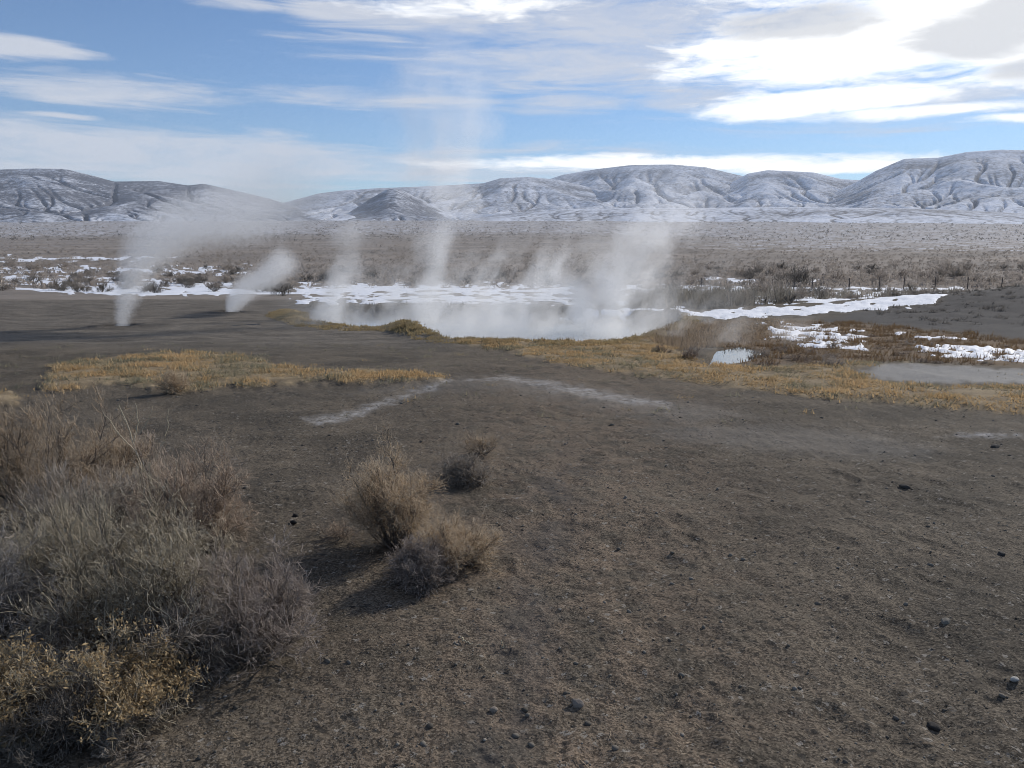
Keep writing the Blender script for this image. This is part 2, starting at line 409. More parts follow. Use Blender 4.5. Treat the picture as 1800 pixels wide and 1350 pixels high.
def ground_material():
    m, t = new_mat('gravelly_soil')
    pos = t.new('ShaderNodeNewGeometry').outputs['Position']
    c1 = t.sep(t.attr('m1')); c2 = t.sep(t.attr('m2')); c3 = t.sep(t.attr('m3'))
    grass, hum, fgold = c1[0], c1[1], c1[2]
    salt, pale, pan = c2[0], c2[1], c2[2]
    dark, midl, speck = c3[0], c3[1], c3[2]
    c4 = t.sep(t.attr('m4')); vent, track, far = c4[0], c4[1], c4[2]
    n1 = t.noise(pos, 1.1, 5.0, .6); n2 = t.noise(pos, 5.0, 4.0, .6); n3 = t.noise(pos, 60.0, 3.0, .7); n4 = t.noise(pos, 0.25, 4.0, .6)
    col = t.mix(t.ss(n1, .38, .62), (.070, .058, .043), (.118, .096, .070))
    col = t.mix(t.m('MULTIPLY', t.ss(n2, .45, .72), .5), col, (.048, .043, .035))
    col = t.mix(t.m('MULTIPLY', track, t.ss(n2, .35, .6)), col, (.145, .110, .078))
    col = t.mix(t.m('MULTIPLY', midl, .8), col, t.mix(t.ss(t.noise(t.vm('MULTIPLY', pos, (.7, 1.8, 1)), 1.2, 7.0, .75), .32, .68), (.075, .066, .056), (.20, .175, .145)))
    gran = t.voro(pos, 130.0, 'Color'); gs = t.sep(gran)[0]
    gran2 = t.voro(pos, 46.0, 'Color'); gs2 = t.sep(gran2)[1]
    col = t.mix(.85, col, t.mix(t.ss(gs, .0, 1.0), (.40, .40, .40), (1.8, 1.8, 1.8)), 'MULTIPLY')
    col = t.mix(t.m('MULTIPLY', t.ss(gs2, .95, .98), t.ss(gs, .35, .5)), col, (.25, .225, .19))
    gs3 = t.sep(t.voro(pos, 190.0, 'Color'))[2]
    col = t.mix(t.m('MULTIPLY', t.ss(gs3, .91, .95), .5), col, (.31, .265, .20))
    col = t.mix(t.m('MULTIPLY', t.ss(gs2, .06, .02), .8), col, (.03, .028, .025))
    col = t.mix(t.m('MULTIPLY', pale, t.ss(n3, .3, .7, .12, .5)), col, (.24, .225, .205))
    col = t.mix(t.m('MULTIPLY', salt, t.ss(t.noise(pos, 9.0, 5.0, .75), .34, .70, .05, .85)), col, (.44, .42, .395))
    col = t.mix(pan, col, t.mix(t.noise(pos, 1.3, 5.0, .6), (.20, .19, .18), (.42, .40, .36)))
    col = t.mix(t.m('MULTIPLY', dark, .85), col, t.mix(n1, (.05, .05, .052), (.085, .08, .078)))
    gcol = t.mix(t.ss(n2, .3, .7), (.22, .165, .10), (.42, .32, .19))
    col = t.mix(t.m('MULTIPLY', grass, .8), col, gcol)
    col = t.mix(t.m('MULTIPLY', hum, .8), col, (.15, .125, .065))
    col = t.mix(t.m('MULTIPLY', fgold, t.ss(n2, .3, .6, .3, .9)), col, t.mix(n1, (.13, .085, .06), (.27, .18, .09)))
    col = t.mix(t.m('MULTIPLY', vent, .9), col, (.03, .028, .027))
    # beyond the springs: brown scrub steppe with snow between the bushes
    st = t.noise(pos, .02, 4.0, .6); st2 = t.noise(pos, .35, 4.0, .7)
    fc = t.mix(t.ss(st, .35, .65), (.205, .178, .152), (.295, .25, .207))
    fc = t.mix(.5, fc, t.mix(st2, (.45, .45, .45), (1.5, 1.5, 1.5)), 'MULTIPLY')
    sn = t.noise(pos, .10, 5.0, .8)
    thr = t.m('SUBTRACT', .74, t.m('MULTIPLY', speck, .50))
    fc = t.mix(t.m('MULTIPLY', t.ss(t.m('SUBTRACT', sn, thr), -.03, .09), .85), fc, (.70, .72, .77))
    col = t.mix(far, col, fc)
    hgt = t.m('ADD', t.m('MULTIPLY', gs, .6), t.m('ADD', t.m('MULTIPLY', gs2, .7), t.m('MULTIPLY', n3, 1.2)))
    finish(t, col, .95, hgt, .75, .008, .15)
    return m

MG = ground_material()
gme = mesh_np('ground', GVc, np.vstack([GF, cap[:, [0, 2, 1, 1]]])[:len(GF)], MG, True)
def pad(a): return np.append(a, 0.0)
r_all = np.hypot(GV[:, 0], GV[:, 1])
add_col(gme, 'm1', pad(GA['grass']), pad(GA['hum']), pad(GA['fargold']))
add_col(gme, 'm2', pad(GA['salt']), pad(GA['pale']), pad(GA['pan']))
add_col(gme, 'm3', pad(GA['dark']), pad(GA['midleft']), pad(GA['speck']))
add_col(gme, 'm4', pad(GA['vent']), pad(GA['track']), pad(sst(GV[:, 1] + 6 * fbm(GV[:, 0] / 8, GV[:, 1] / 8, 61, 3), 42, 58)))
tag(link('ground', gme), kind='structure')

# ------------------------------------------------------------------ snow lying on the flats
m, t = new_mat('snow')
pos = t.new('ShaderNodeNewGeometry').outputs['Position']
n = t.noise(pos, 1.5, 5.0, .65)
finish(t, t.mix(n, (.74, .76, .80), (.86, .87, .89)), .7, t.noise(pos, 4.0, 4.0, .6), .5, .06, .3)
MSNOW = m
SZ = GV.copy(); sn = GA['snow']
SZ[:, 2] += np.where(sn > -30, -.025 + .06 * sst(sn, -6, 14), 0)
fm = (sn[GF].max(1) > 0) & (GV[GF][:, :, 1].min(1) > 5)
SF = GF[fm]; uq, inv = np.unique(SF, return_inverse=True)
tag(link('snow', mesh_np('snow', SZ[uq], inv.reshape(-1, 4), MSNOW, True)), kind='stuff')

# ------------------------------------------------------------------ hot water
m, t = new_mat('hot_water')
pos = t.new('ShaderNodeNewGeometry').outputs['Position']
finish(t, (.10, .12, .12), .08, t.noise(pos, 7.0, 3.0, .5), .12, .02, .5)
MWATER = m
def water(name, poly, grow, z):
    px = np.array([p[0] for p in poly]); py = np.array([p[1] for p in poly])
    x, y = unproj(px, py); cx_, cy_ = x.mean(), y.mean()
    x = cx_ + (x - cx_) * grow; y = cy_ + (y - cy_) * grow
    v = np.stack([np.append(x, cx_), np.append(y, cy_), np.full(len(x) + 1, z)], -1); n = len(x)
    f = np.stack([np.full(n, n), np.arange(n), (np.arange(n) + 1) % n], -1)
    me = mesh_np(name, v, f, MWATER)
    if me.polygons[0].normal.z < 0: me.flip_normals()
    return tag(link(name, me), kind='structure')
water('hot_spring_water', POOL, 1.04, -1.42)
sx, sy = up1(1285, 628)
water('spring_water', SPOOL, 1.1, gz(sx, sy) + .19)

# ------------------------------------------------------------------ mountains
def mountain_material(name, rock_a, rock_b):
    m, t = new_mat(name)
    pos = t.new('ShaderNodeNewGeometry').outputs['Position']
    rk = t.attr('rock', 'Fac')
    sp = t.noise(pos, .045, 4.0, .8); big = t.noise(pos, .004, 4.0, .6)
    v = t.m('ADD', rk, t.m('ADD', t.m('MULTIPLY', t.m('SUBTRACT', sp, .5), 2.8), t.m('MULTIPLY', t.m('SUBTRACT', big, .5), .7)))
    rc = t.mix(big, rock_a, rock_b)
    finish(t, t.mix(t.ss(v, -.12, 1.02), (.76, .79, .85), rc), .9, sp, .6, 6.0, .1)
    return m
MM_L = mountain_material('shaded_snowy_scrub_slope', (.075, .082, .105), (.115, .115, .13))  # darker bluish rock: tone of the shaded side painted into the colour
MM_R = mountain_material('snow_covered_slope', (.13, .13, .14), (.18, .17, .17))

def blur(a, n):
    for _ in range(n):
        p_ = np.pad(a, 1, 'edge')
        a = (p_[1:-1, 1:-1] * 4 + 2 * (p_[:-2, 1:-1] + p_[2:, 1:-1] + p_[1:-1, :-2] + p_[1:-1, 2:]) + p_[:-2, :-2] + p_[2:, 2:] + p_[:-2, 2:] + p_[2:, :-2]) / 16
    return a

def carve(z, du, dv, rg, rounds=9, drops=9000, steps=150, depth=3.0):
    """rain on the slope: drops run downhill, their tracks merge into branching gullies; rows run uphill (spacing dv), columns sideways (du)"""
    n1, n2 = z.shape; tot = np.zeros_like(z); z = z.copy()
    for k in range(rounds):
        zb = blur(z, 1)
        gv, gu = np.gradient(zb, dv, du, axis=(0, 1)) if np.isscalar(du) else np.gradient(zb)
        pi = rg.uniform(0, n1 - 1, drops); pj = rg.uniform(0, n2 - 1, drops); vi = np.zeros(drops); vj = np.zeros(drops)
        flow = np.zeros_like(z); alive = np.ones(drops, bool)
        for _ in range(steps):
            a = np.clip(pi.round().astype(int), 0, n1 - 1); b = np.clip(pj.round().astype(int), 0, n2 - 1)
            np.add.at(flow, (a[alive], b[alive]), 1.0)
            vi = .45 * vi - gv[a, b] / dv; vj = .45 * vj - gu[a, b] / du
            l = np.hypot(vi, vj) + 1e-9; pi = pi + vi / l * .9; pj = pj + vj / l * .9
            alive &= (pi > 0) & (pi < n1 - 1) & (pj > 0) & (pj < n2 - 1)
        f = np.log1p(blur(flow, 1)); tot += f
        z -= .2 * depth * np.maximum(f - 1.2, 0)
    return z, tot / rounds

def mountain(prof, D, F, mat, rock, seed, depth=3.0, power=1.4, back=700, cap=0.25, nR=110, rough=.03):
    pp = np.array(prof, float); rg = np.random.default_rng(seed)
    az_k = []; el_k = []
    for a, b in pp:
        q = px_azel(a, b); az_k.append(q[0]); el_k.append(q[1])
    nA = int((pp[-1, 0] - pp[0, 0]) * .46)
    A_ = np.linspace(az_k[0], az_k[-1], nA)
    E_ = np.interp(A_, az_k, el_k)
    ker = np.hanning(5); ker /= ker.sum(); E_ = np.convolve(np.pad(E_, 2, 'edge'), ker, 'valid')
    S_ = np.concatenate([np.linspace(-.06, 1, nR), 1 + np.array([.03, .08, .2, .5, 1.0])])
    aa, ss_ = np.meshgrid(A_, S_)
    Dv = D * (1 + .05 * fbm(aa * 9, aa * 0, seed, 2)); Fv = F * (1 + .05 * fbm(aa * 14, aa * 0 + 3, seed + 1, 2))
    rr_ = np.where(ss_ <= 1, Fv + (Dv - Fv) * ss_, Dv + back * (ss_ - 1))
    x = rr_ * np.sin(aa); y = rr_ * np.cos(aa)
    g0 = base_z(x, y) - 6
    crest = CAMZ + Dv * np.tan(E_)[None, :]
    hh = np.maximum(crest - g0, 4)
    s1 = np.clip(ss_, 0, 1)
    X_ = aa * D; Y_ = s1 * (D - F)
    warpn = .10 * fbm(X_ / 700, Y_ / 700, seed + 3, 4) * np.sin(math.pi * s1)
    sw = np.clip(s1 + warpn, 0, 1)
    sh = (1 - cap) * sw ** power + cap * np.clip((sw - .55) / .45, 0, 1)
    env = np.sin(math.pi * s1 ** .8) ** .7
    z = hh * sh + hh * env * (.16 * (.30 - 1.3 * np.abs(fbm(X_ / 600, Y_ / 1100, seed + 6, 2))) + rough * fbm(X_ / 120, Y_ / 160, seed + 7, 4))
    core = ss_[:, 0] <= 1
    zc, fl = carve(z[core], D * (A_[1] - A_[0]), (D - F) * (S_[1] - S_[0]), rg, depth=depth)
    e = (env ** .5)[core]
    z[core] = z[core] * (1 - e) + zc * e
    flow = np.zeros_like(z); flow[core] = fl
    z = g0 + z
    z = np.where(ss_ > 1, g0 + hh * (1 - .25 * (ss_ - 1)), z)
    z = np.where(ss_ < 0, g0 - 8, z)
    lat = X_ / 160
    band = np.exp(-((sw - .90 - .03 * fbm(lat * .4, lat * 0, seed + 9, 2)) / .03) ** 2) * sst(fbm(lat * .5, lat * 0, seed + 10, 2), -.3, .3)
    m_ = flow[core].mean(); sd_ = flow[core].std() + 1e-6
    rk = rock + .20 * np.clip((flow - m_) / sd_, -1.0, 3) + .30 * fbm(X_ / 1100, z / 26, seed + 40, 3) * sst(s1, .25, .7) + .35 * band + .42 * fbm(X_ / 420, Y_ / 300, seed + 12, 4) - .25 * sst(s1, .3, .0)  # flow term darkens the gullies, painting in their shade as well as scrub
    V = np.stack([x.ravel(), y.ravel(), z.ravel()], -1)
    n1, n2 = ss_.shape
    i, j = np.meshgrid(np.arange(n1 - 1), np.arange(n2 - 1), indexing='ij')
    Fc = np.stack([i * n2 + j, i * n2 + j + 1, (i + 1) * n2 + j + 1, (i + 1) * n2 + j], -1).reshape(-1, 4)
    me = mesh_np('mountain', V, Fc, mat, True)
    add_attr(me, 'rock', rk.ravel())
    return tag(link('mountain', me), kind='structure')

mountain([(-500, 330), (-200, 308), (0, 298), (60, 296), (115, 297), (160, 308), (200, 319), (280, 318), (330, 326), (358, 323), (400, 332), (440, 341), (480, 351), (520, 364), (560, 378), (610, 396)], 4300, 2500, MM_L, .88, 100, 2.6, 1.25)
mountain([(430, 372), (500, 356), (560, 340), (600, 335), (660, 331), (760, 327), (850, 322), (880, 313), (930, 311), (980, 316), (1040, 330), (1120, 350)], 5200, 3000, MM_R, 0.54, 200, 2.4, 1.2, cap=.3)
mountain([(590, 388), (625, 366), (655, 347), (680, 333), (695, 331), (715, 338), (750, 357), (790, 376), (830, 392)], 3700, 2700, MM_L, .78, 300, 2.0, 1.1, cap=.2)
mountain([(850, 350), (930, 326), (990, 307), (1050, 297), (1110, 290), (1180, 289), (1240, 294), (1300, 308), (1340, 318), (1400, 332), (1470, 352), (1540, 372)], 6000, 3200, MM_R, 0.52, 400, 4.5, 1.35, cap=.35)
mountain([(1180, 372), (1260, 335), (1315, 305), (1350, 299), (1430, 303), (1480, 315), (1520, 317), (1570, 330), (1640, 352), (1700, 372)], 5600, 3300, MM_R, 0.46, 500, 3.6, 1.3)
mountain([(1380, 372), (1440, 350), (1500, 323), (1540, 300), (1590, 279), (1650, 277), (1700, 267), (1760, 263), (1800, 264), (1950, 258), (2150, 285), (2400, 330)], 5000, 3000, MM_R, 0.46, 600, 5.0, 1.25, cap=.2)
mountain([(720, 402), (800, 390), (880, 376), (960, 369), (1100, 366), (1400, 364), (1600, 366), (1720, 371), (1850, 378), (2100, 385), (2500, 398)], 3100, 2300, MM_R, .42, 700, .35, .75, back=900, cap=.35, nR=70, rough=.10)

# ------------------------------------------------------------------ twig engine
def norm(v): return v / (np.linalg.norm(v, axis=-1, keepdims=True) + 1e-9)

def grow(start, dirs, lens, K, wig, up, rng):
    n = len(start); pts = np.zeros((n, K + 1, 3)); pts[:, 0] = start; dcur = norm(dirs)
    for k in range(K):
        dcur = norm(dcur + rng.normal(0, wig, (n, 3)) + np.array([0, 0, up]))
        pts[:, k + 1] = pts[:, k] + dcur * (lens / K)[:, None]
    return pts

def spawn(pts, per, tmin, spread, lmin, lmax, rng, taper=.6):
    n, k1, _ = pts.shape
    idx = np.repeat(np.arange(n), per); tt = tmin + (1 - tmin) * rng.random(len(idx)) ** .8
    f = tt * (k1 - 1); a = np.minimum(f.astype(int), k1 - 2); fr = (f - a)[:, None]
    st = pts[idx, a] * (1 - fr) + pts[idx, a + 1] * fr
    pd = norm(pts[idx, a + 1] - pts[idx, a])
    dr = norm(pd + norm(rng.normal(0, 1, (len(idx), 3))) * spread)
    ln = rng.uniform(lmin, lmax, len(idx)) * (1 - taper * tt * .5)
    return st, dr, ln

def tube(pts, r0, r1, sides=3):
    n, k, _ = pts.shape
    tg = norm(np.gradient(pts, axis=1))
    ref = np.where(np.abs(tg[..., 2:3]) > .9, np.array([1., 0, 0]), np.array([0, 0, 1.]))
    u = norm(np.cross(tg, ref)); v = np.cross(tg, u)
    rad = np.linspace(1, 0, k)[None, :, None] * (np.asarray(r0) - r1).reshape(-1, 1, 1) + r1
    if sides == 2: offs = [(1, 0), (-1, 0)]
    else: offs = [(math.cos(2 * math.pi * q / sides), math.sin(2 * math.pi * q / sides)) for q in range(sides)]
    ring = np.stack([pts + rad * (a * u + b * v) for a, b in offs], 2)     # n,k,s,3
    s = len(offs); V = ring.reshape(-1, 3)
    ni, ki, si = np.meshgrid(np.arange(n), np.arange(k - 1), np.arange(s if s > 2 else 1), indexing='ij')
    b0 = (ni * k + ki) * s; s2 = (si + 1) % s
    F = np.stack([b0 + si, b0 + s2, b0 + s + s2, b0 + s + si], -1).reshape(-1, 4)
    return V, F, np.repeat(np.arange(n), k * s)

def join(parts):
    V = []; F = []; Tt = []; o = 0
    for v, f, tt in parts:
        V.append(v); F.append(f + o); Tt.append(tt); o += len(v)
    return np.vstack(V), np.vstack(F), np.concatenate(Tt)

def plant_material(name, ca, cb, trans=.0, rough=.9):
    m, t = new_mat(name)
    tv = t.attr('tint', 'Fac')
    finish(t, t.mix(tv, ca, cb), rough, trans=trans, spec=.15)
    return m
M_WOOD = plant_material('weathered_grey_wood', (.07, .058, .048), (.27, .23, .19))
M_GREY = plant_material('grey_twigs', (.15, .125, .10), (.68, .60, .50), .35)
M_PURP = plant_material('purple_grey_twigs', (.15, .122, .105), (.64, .55, .47), .35)
M_OLIVE = plant_material('olive_grey_twigs', (.18, .155, .11), (.72, .63, .47), .35)
M_BLUE = plant_material('blue_grey_twigs', (.15, .135, .12), (.65, .59, .53), .35)
M_BUFF = plant_material('buff_twigs', (.32, .245, .165), (.78, .64, .47), .4)
M_PINK = plant_material('pinkish_tan_twigs', (.30, .235, .18), (.74, .60, .46), .4)
M_STRAW = plant_material('straw_twigs', (.46, .36, .25), (.84, .71, .53), .45)
M_GOLD = plant_material('dry_gold_leaf', (.22, .15, .075), (.66, .50, .285), .35)
M_SAGE = plant_material('dull_sage_leaf', (.19, .165, .125), (.52, .46, .35), .3)
M_DARKSH = plant_material('dark_scrub_twigs', (.11, .096, .082), (.33, .29, .24), .25)
M_BRSH = plant_material('brown_scrub_twigs', (.245, .208, .175), (.53, .455, .375), .3)
M_RED = plant_material('russet_scrub_twigs', (.15, .115, .09), (.36, .28, .215), .25)

def leaves(tips, n, size, rng, spread):
    idx = rng.integers(0, len(tips), n)
    c_ = tips[idx] + rng.normal(0, spread, (n, 3))
    a = norm(rng.normal(0, 1, (n, 3))); b = norm(np.cross(a, rng.normal(0, 1, (n, 3))))
    s = size * rng.uniform(.6, 1.3, (n, 1))
    V = np.stack([c_ - a * s, c_ + b * s * .45, c_ + a * s, c_ - b * s * .45], 1).reshape(-1, 3)
    F = np.arange(4 * n).reshape(-1, 4)
    return V, F, np.repeat(np.arange(n), 4)

def shrub(name, label, cat, px, py, w, h, mat, seed, nst=36, n1=9, n2=8, n3=3, tw=.10, lean=(0, 0), leaf=None, nleaf=0, lsize=.008,
          droop=.0, wig=.22, open_=.0, rad=1.0, up=.06, group=None, wood=None, xy=None):
    rng = np.random.default_rng(seed)
    x, y = xy if xy else up1(px, py)
    root = thing(name, label, cat, (x, y, gz(x, y) - .02), group)
    ph = rng.uniform(0, 2 * math.pi, nst); ct = rng.uniform(.04 + open_, 1.0, nst); st_ = np.sqrt(1 - ct ** 2)
    dr = np.stack([st_ * np.cos(ph), st_ * np.sin(ph), ct], -1)
    ln = 1 / np.sqrt((dr[:, 0] ** 2 + dr[:, 1] ** 2) / w ** 2 + dr[:, 2] ** 2 / h ** 2) * rng.uniform(.62, .95, nst)
    b0 = np.stack([rng.normal(0, w * .10, nst), rng.normal(0, w * .10, nst), np.zeros(nst)], -1)
    s0 = grow(b0, dr + np.array([lean[0], lean[1], 0]), ln, 6, wig * .6, up, rng)
    r0 = rng.uniform(.0035, .007, nst) * (h / .5) ** .5 * rad
    a1 = spawn(s0, n1, .25, .85, .28 * min(w, h), .62 * min(w, h), rng); s1 = grow(*a1, 4, wig, .10 - droop, rng)
    a2 = spawn(s1, n2, .15, .95, tw * .6, tw * 1.5, rng); s2 = grow(*a2, 3, wig * 1.2, .10 - droop, rng)
    a3 = spawn(s2, n3, .2, .9, tw * .3, tw * .75, rng); s3 = grow(*a3, 1, .1, .05, rng)
    for q in (s0, s1, s2, s3): q[..., 2] = np.maximum(q[..., 2], .012 + .02 * rng.random(q.shape[:1])[:, None])
    V, F, I = tube(s0, r0, .0015 * rad, 4); V1_, F1, I1 = tube(s1, np.full(len(s1), .0024 * rad), .001 * rad, 3)
    t0 = rng.random(nst)[I] * .8; t1 = rng.random(len(s1))[I1]
    V_, F_, T_ = join([(V, F, t0), (V1_, F1, t1)])
    me = mesh_np('stems', V_, F_, wood or M_WOOD); add_attr(me, 'tint', T_); tag(link('stems', me, root), kind='stuff')
    A2 = tube(s2, np.full(len(s2), .0013 * rad), .0007 * rad, 3); A3 = tube(s3, np.full(len(s3), .0010 * rad), .0006 * rad, 2)
    V_, F_, T_ = join([(A2[0], A2[1], rng.random(len(s2))[A2[2]]), (A3[0], A3[1], rng.random(len(s3))[A3[2]])])
    me = mesh_np('twigs', V_, F_, mat); add_attr(me, 'tint', T_); tag(link('twigs', me, root), kind='stuff')
    if leaf:
        tips = np.vstack([s3[:, -1], s2[:, -1]])
        tips = tips[tips[:, 2] > .16 * h]
        V_, F_, I_ = leaves(tips, nleaf, lsize, rng, .006)
        me = mesh_np('leaves', V_, F_, leaf); add_attr(me, 'tint', rng.random(nleaf)[I_]); tag(link('leaves', me, root), kind='stuff')
    return root

S = shrub
# --- the thicket at the left
S('dry_shrub', 'tall buff dry shrub at the far left edge, furthest back in the thicket', 'shrub', 70, 905, .62, .88, M_BUFF, 1, nst=42, n1=10, n2=9, tw=.085)
S('dry_shrub', 'low pale buff shrub behind the bare upright sticks', 'shrub', 205, 860, .34, .55, M_BUFF, 2, nst=26, tw=.08)
S('dry_shrub', 'dark grey shrub in the middle of the thicket below the buff shrub', 'shrub', 150, 960, .40, .58, M_GREY, 3, nst=34, tw=.09)
S('dry_shrub', 'pinkish tan feathery shrub at the back right of the thicket', 'shrub', 325, 955, .44, .68, M_PINK, 4, nst=38, n1=10, n2=9, tw=.085)
S('sagebrush', 'largest olive grey sagebrush in the centre of the thicket', 'shrub', 235, 1120, .50, .66, M_OLIVE, 5, nst=44, n1=10, n2=8, tw=.10, leaf=M_SAGE, nleaf=5000, lsize=.007)
S('sagebrush', 'olive and pinkish shrub left of the largest sagebrush', 'shrub', 85, 1080, .36, .62, M_OLIVE, 6, nst=34, tw=.09, leaf=M_SAGE, nleaf=2500, lsize=.006)
S('dry_shrub', 'blue grey shrub cut by the left edge above the gold leaves', 'shrub', -15, 1160, .40, .60, M_BLUE, 7, nst=36, tw=.09)
S('dry_shrub', 'purple grey rounded shrub at the right end of the thicket', 'shrub', 425, 1130, .36, .50, M_PURP, 8, nst=44, n1=10, n2=9, tw=.08)
S('dry_shrub', 'grey shrub between the gold leaved bush and the purple grey one', 'shrub', 330, 1150, .28, .42, M_GREY, 9, nst=34, n1=9, tw=.08)
S('leafy_bush', 'gold leaved bush in front of the thicket beside a bare wand', 'shrub', 212, 1250, .20, .68, M_OLIVE, 10, nst=26, n1=8, n2=7, tw=.07, leaf=M_GOLD, nleaf=6500, lsize=.0075, open_=.12)
S('leafy_bush', 'gold leaved bush cut by the left edge of the picture', 'shrub', -8, 1290, .22, .44, M_OLIVE, 12, nst=26, n1=8, n2=7, tw=.07, leaf=M_GOLD, nleaf=5500, lsize=.0075, open_=.12)
S('dry_shrub', 'dark leafless bush low between the two gold leaved bushes', 'shrub', 115, 1275, .22, .30, M_DARKSH, 13, nst=30, tw=.07)
S('dry_shrub', 'small spiky dead shrub at the foot of the gold leaved bush', 'shrub', 235, 1290, .12, .13, M_GREY, 14, nst=16, n1=5, n2=5, tw=.05, rad=.9)
# --- the pair of tan bushes by the path
S('dry_shrub', 'tall straw coloured wispy bush leaning left beside the path', 'shrub', 700, 962, .31, .74, M_STRAW, 20, nst=38, n1=12, n2=9, tw=.07, lean=(-.10, .05), open_=.68, rad=.8)
S('dry_shrub', 'low straw coloured wispy bush right of the grey ball shaped bush', 'shrub', 800, 992, .22, .37, M_STRAW, 21, nst=30, n1=9, n2=9, tw=.07, lean=(.1, .05), open_=.05, rad=.8)
S('dry_shrub', 'dark grey ball shaped bush in front of the straw coloured ones', 'shrub', 738, 1024, .15, .27, M_PURP, 22, nst=40, n1=8, n2=8, tw=.06)
S('dry_shrub', 'small dark grey bush on the gravel behind the straw coloured ones', 'shrub', 815, 848, .185, .25, M_GREY, 23, nst=34, n1=8, n2=7, tw=.06)
S('dry_shrub', 'thin pale tuft of stalks behind the small dark grey bush', 'shrub', 850, 800, .16, .32, M_BUFF, 24, nst=16, n1=5, n2=5, n3=2, tw=.07, open_=.4, rad=.8)
S('grass_tuft', 'pale bunch of grass at the near edge of the left grass band', 'grass tuft', 308, 692, .22, .28, M_STRAW, 26, nst=60, n1=4, n2=3, n3=1, tw=.07, rad=1.3, wood=M_STRAW, open_=.25)
S('dry_shrub', 'sparse brown stalks left of the straw coloured bush', 'shrub', 590, 950, .22, .10, M_PINK, 27, nst=16, n1=4, n2=4, n3=2, tw=.05, rad=.7)

# --- bare upright sticks and the wand
def sticks(name, label, cat, px, py, specs, mat, r, seed):
    """specs: polylines in metres relative to the base; each is a part"""
    rng = np.random.default_rng(seed)
    x, y = up1(px, py); root = thing(name, label, cat, (x, y, gz(x, y) - .02))
    for q, (nm, pts, rr0) in enumerate(specs):
        P_ = np.array(pts, float); n = len(P_)
        tt = np.linspace(0, n - 1, (n - 1) * 4 + 1); a = np.minimum(tt.astype(int), n - 2); f = (tt - a)[:, None]
        line = P_[a] * (1 - f) + P_[a + 1] * f; line += rng.normal(0, .004, line.shape) * (np.arange(len(line)) > 0)[:, None]
        V, F, I = tube(line[None], np.array([rr0]), rr0 * .45, 5)
        me = mesh_np(nm, V, F, mat, True); add_attr(me, 'tint', np.full(len(V), rng.uniform(.6, 1)))
        link(nm, me, root)
    return root
M_WAND = plant_material('pale_dry_wand', (.36, .31, .21), (.50, .44, .31))
sticks('dry_wand', 'pale bare forked wand standing right of the gold leaved bush', 'stick', 288, 1190,
       [('stem', [(0, 0, 0), (.03, 0, .10), (.06, 0, .19), (.075, 0, .255)], .0036),
        ('branch', [(.075, 0, .25), (.13, .01, .31), (.165, .01, .37)], .0026), ('branch', [(.12, .01, .30), (.10, 0, .36), (.105, 0, .39)], .002),
        ('branch', [(.075, 0, .25), (.02, -.01, .31), (-.02, -.01, .35)], .0024), ('branch', [(.075, 0, .24), (.16, .0, .262), (.24, .01, .285)], .0022),
        ('branch', [(.07, 0, .21), (.14, -.02, .17), (.17, -.03, .10), (.185, -.04, .03)], .0022)], M_WAND, 1, 5)
sticks('dry_wand', 'tall pale leafless stalks rising from the back of the thicket', 'stick', 262, 905,
       [('stem', [(0, 0, 0), (-.02, 0, .3), (-.05, 0, .5), (-.12, 0, .72)], .005), ('branch', [(-.05, 0, .50), (-.01, 0, .62), (-.02, 0, .74)], .0035),
        ('branch', [(-.01, 0, .55), (.06, 0, .64), (.08, 0, .72)], .003), ('branch', [(-.02, 0, .3), (.1, 0, .42), (.16, .0, .58), (.17, 0, .70)], .0035),
        ('branch', [(-.04, 0, .42), (-.16, 0, .58), (-.22, 0, .69)], .003)], M_WAND, 1, 6)
sticks('curled_stick', 'pale curled dead stem lying on the bare soil', 'stick', 845, 1138,
       [('stem', [(-.075, .07, .012), (-.08, .045, .03), (-.06, .02, .03), (-.02, 0, .022), (.02, -.01, .02)], .003)], M_WAND, 1, 7)
sticks('dead_twig', 'short pale twig standing upright from the bare soil', 'stick', 882, 1140,
       [('stem', [(0, 0, 0), (.004, 0, .03), (-.002, 0, .06)], .0028)], M_WAND, 1, 8)

# ------------------------------------------------------------------ stones and clods
m, t = new_mat('stone')
pos = t.new('ShaderNodeTexCoord').outputs['Object']; oi = t.new('ShaderNodeObjectInfo')
finish(t, t.mix(.7, oi.outputs['Color'], t.mix(t.noise(pos, 60.0, 4.0, .7), (.5, .5, .5), (1.4, 1.4, 1.4)), 'MULTIPLY'), .9, t.noise(pos, 90.0, 4.0, .7), .6, .004)
MSTONE = m
def ico(sub=2):
    import bmesh
    bm = bmesh.new(); bmesh.ops.create_icosphere(bm, subdivisions=sub, radius=1.0)
    V = np.array([v.co for v in bm.verts]); F = np.array([[q.index for q in f.verts] for f in bm.faces]); bm.free()
    return V, F
ICO3 = ico(3); ICO1 = ico(1)
def stone(name, label, cat, px, py, sx_, sy_, sz_, col, seed):
    V, F = ICO3; V = V.copy()
    rg = np.random.default_rng(seed)
    for _ in range(9):                                                  # cut facets
        nrm = norm(rg.normal(0, 1, 3)); dd = rg.uniform(.55, .9)
        k = V @ nrm - dd; V = V - np.maximum(k, 0)[:, None] * nrm * .9
    V = V * (1 + .10 * noise2(V[:, 0] * 2.3 + seed, V[:, 1] * 2.3 + V[:, 2], seed))[:, None] * (sx_, sy_, sz_)
    x, y = up1(px, py)
    o = link(name, mesh_np(name, V, F, MSTONE, False)); o.location = (x, y, gz(x, y) + sz_ * .35); o.rotation_euler = (0, 0, seed * 1.3)
    o.color = tuple(col) + (1,)
    return tag(o, label, cat)
stone('stone', 'dark flat stone near the right edge of the gravel', 'stone', 1760, 972, .028, .02, .014, (.045, .042, .04), 1)
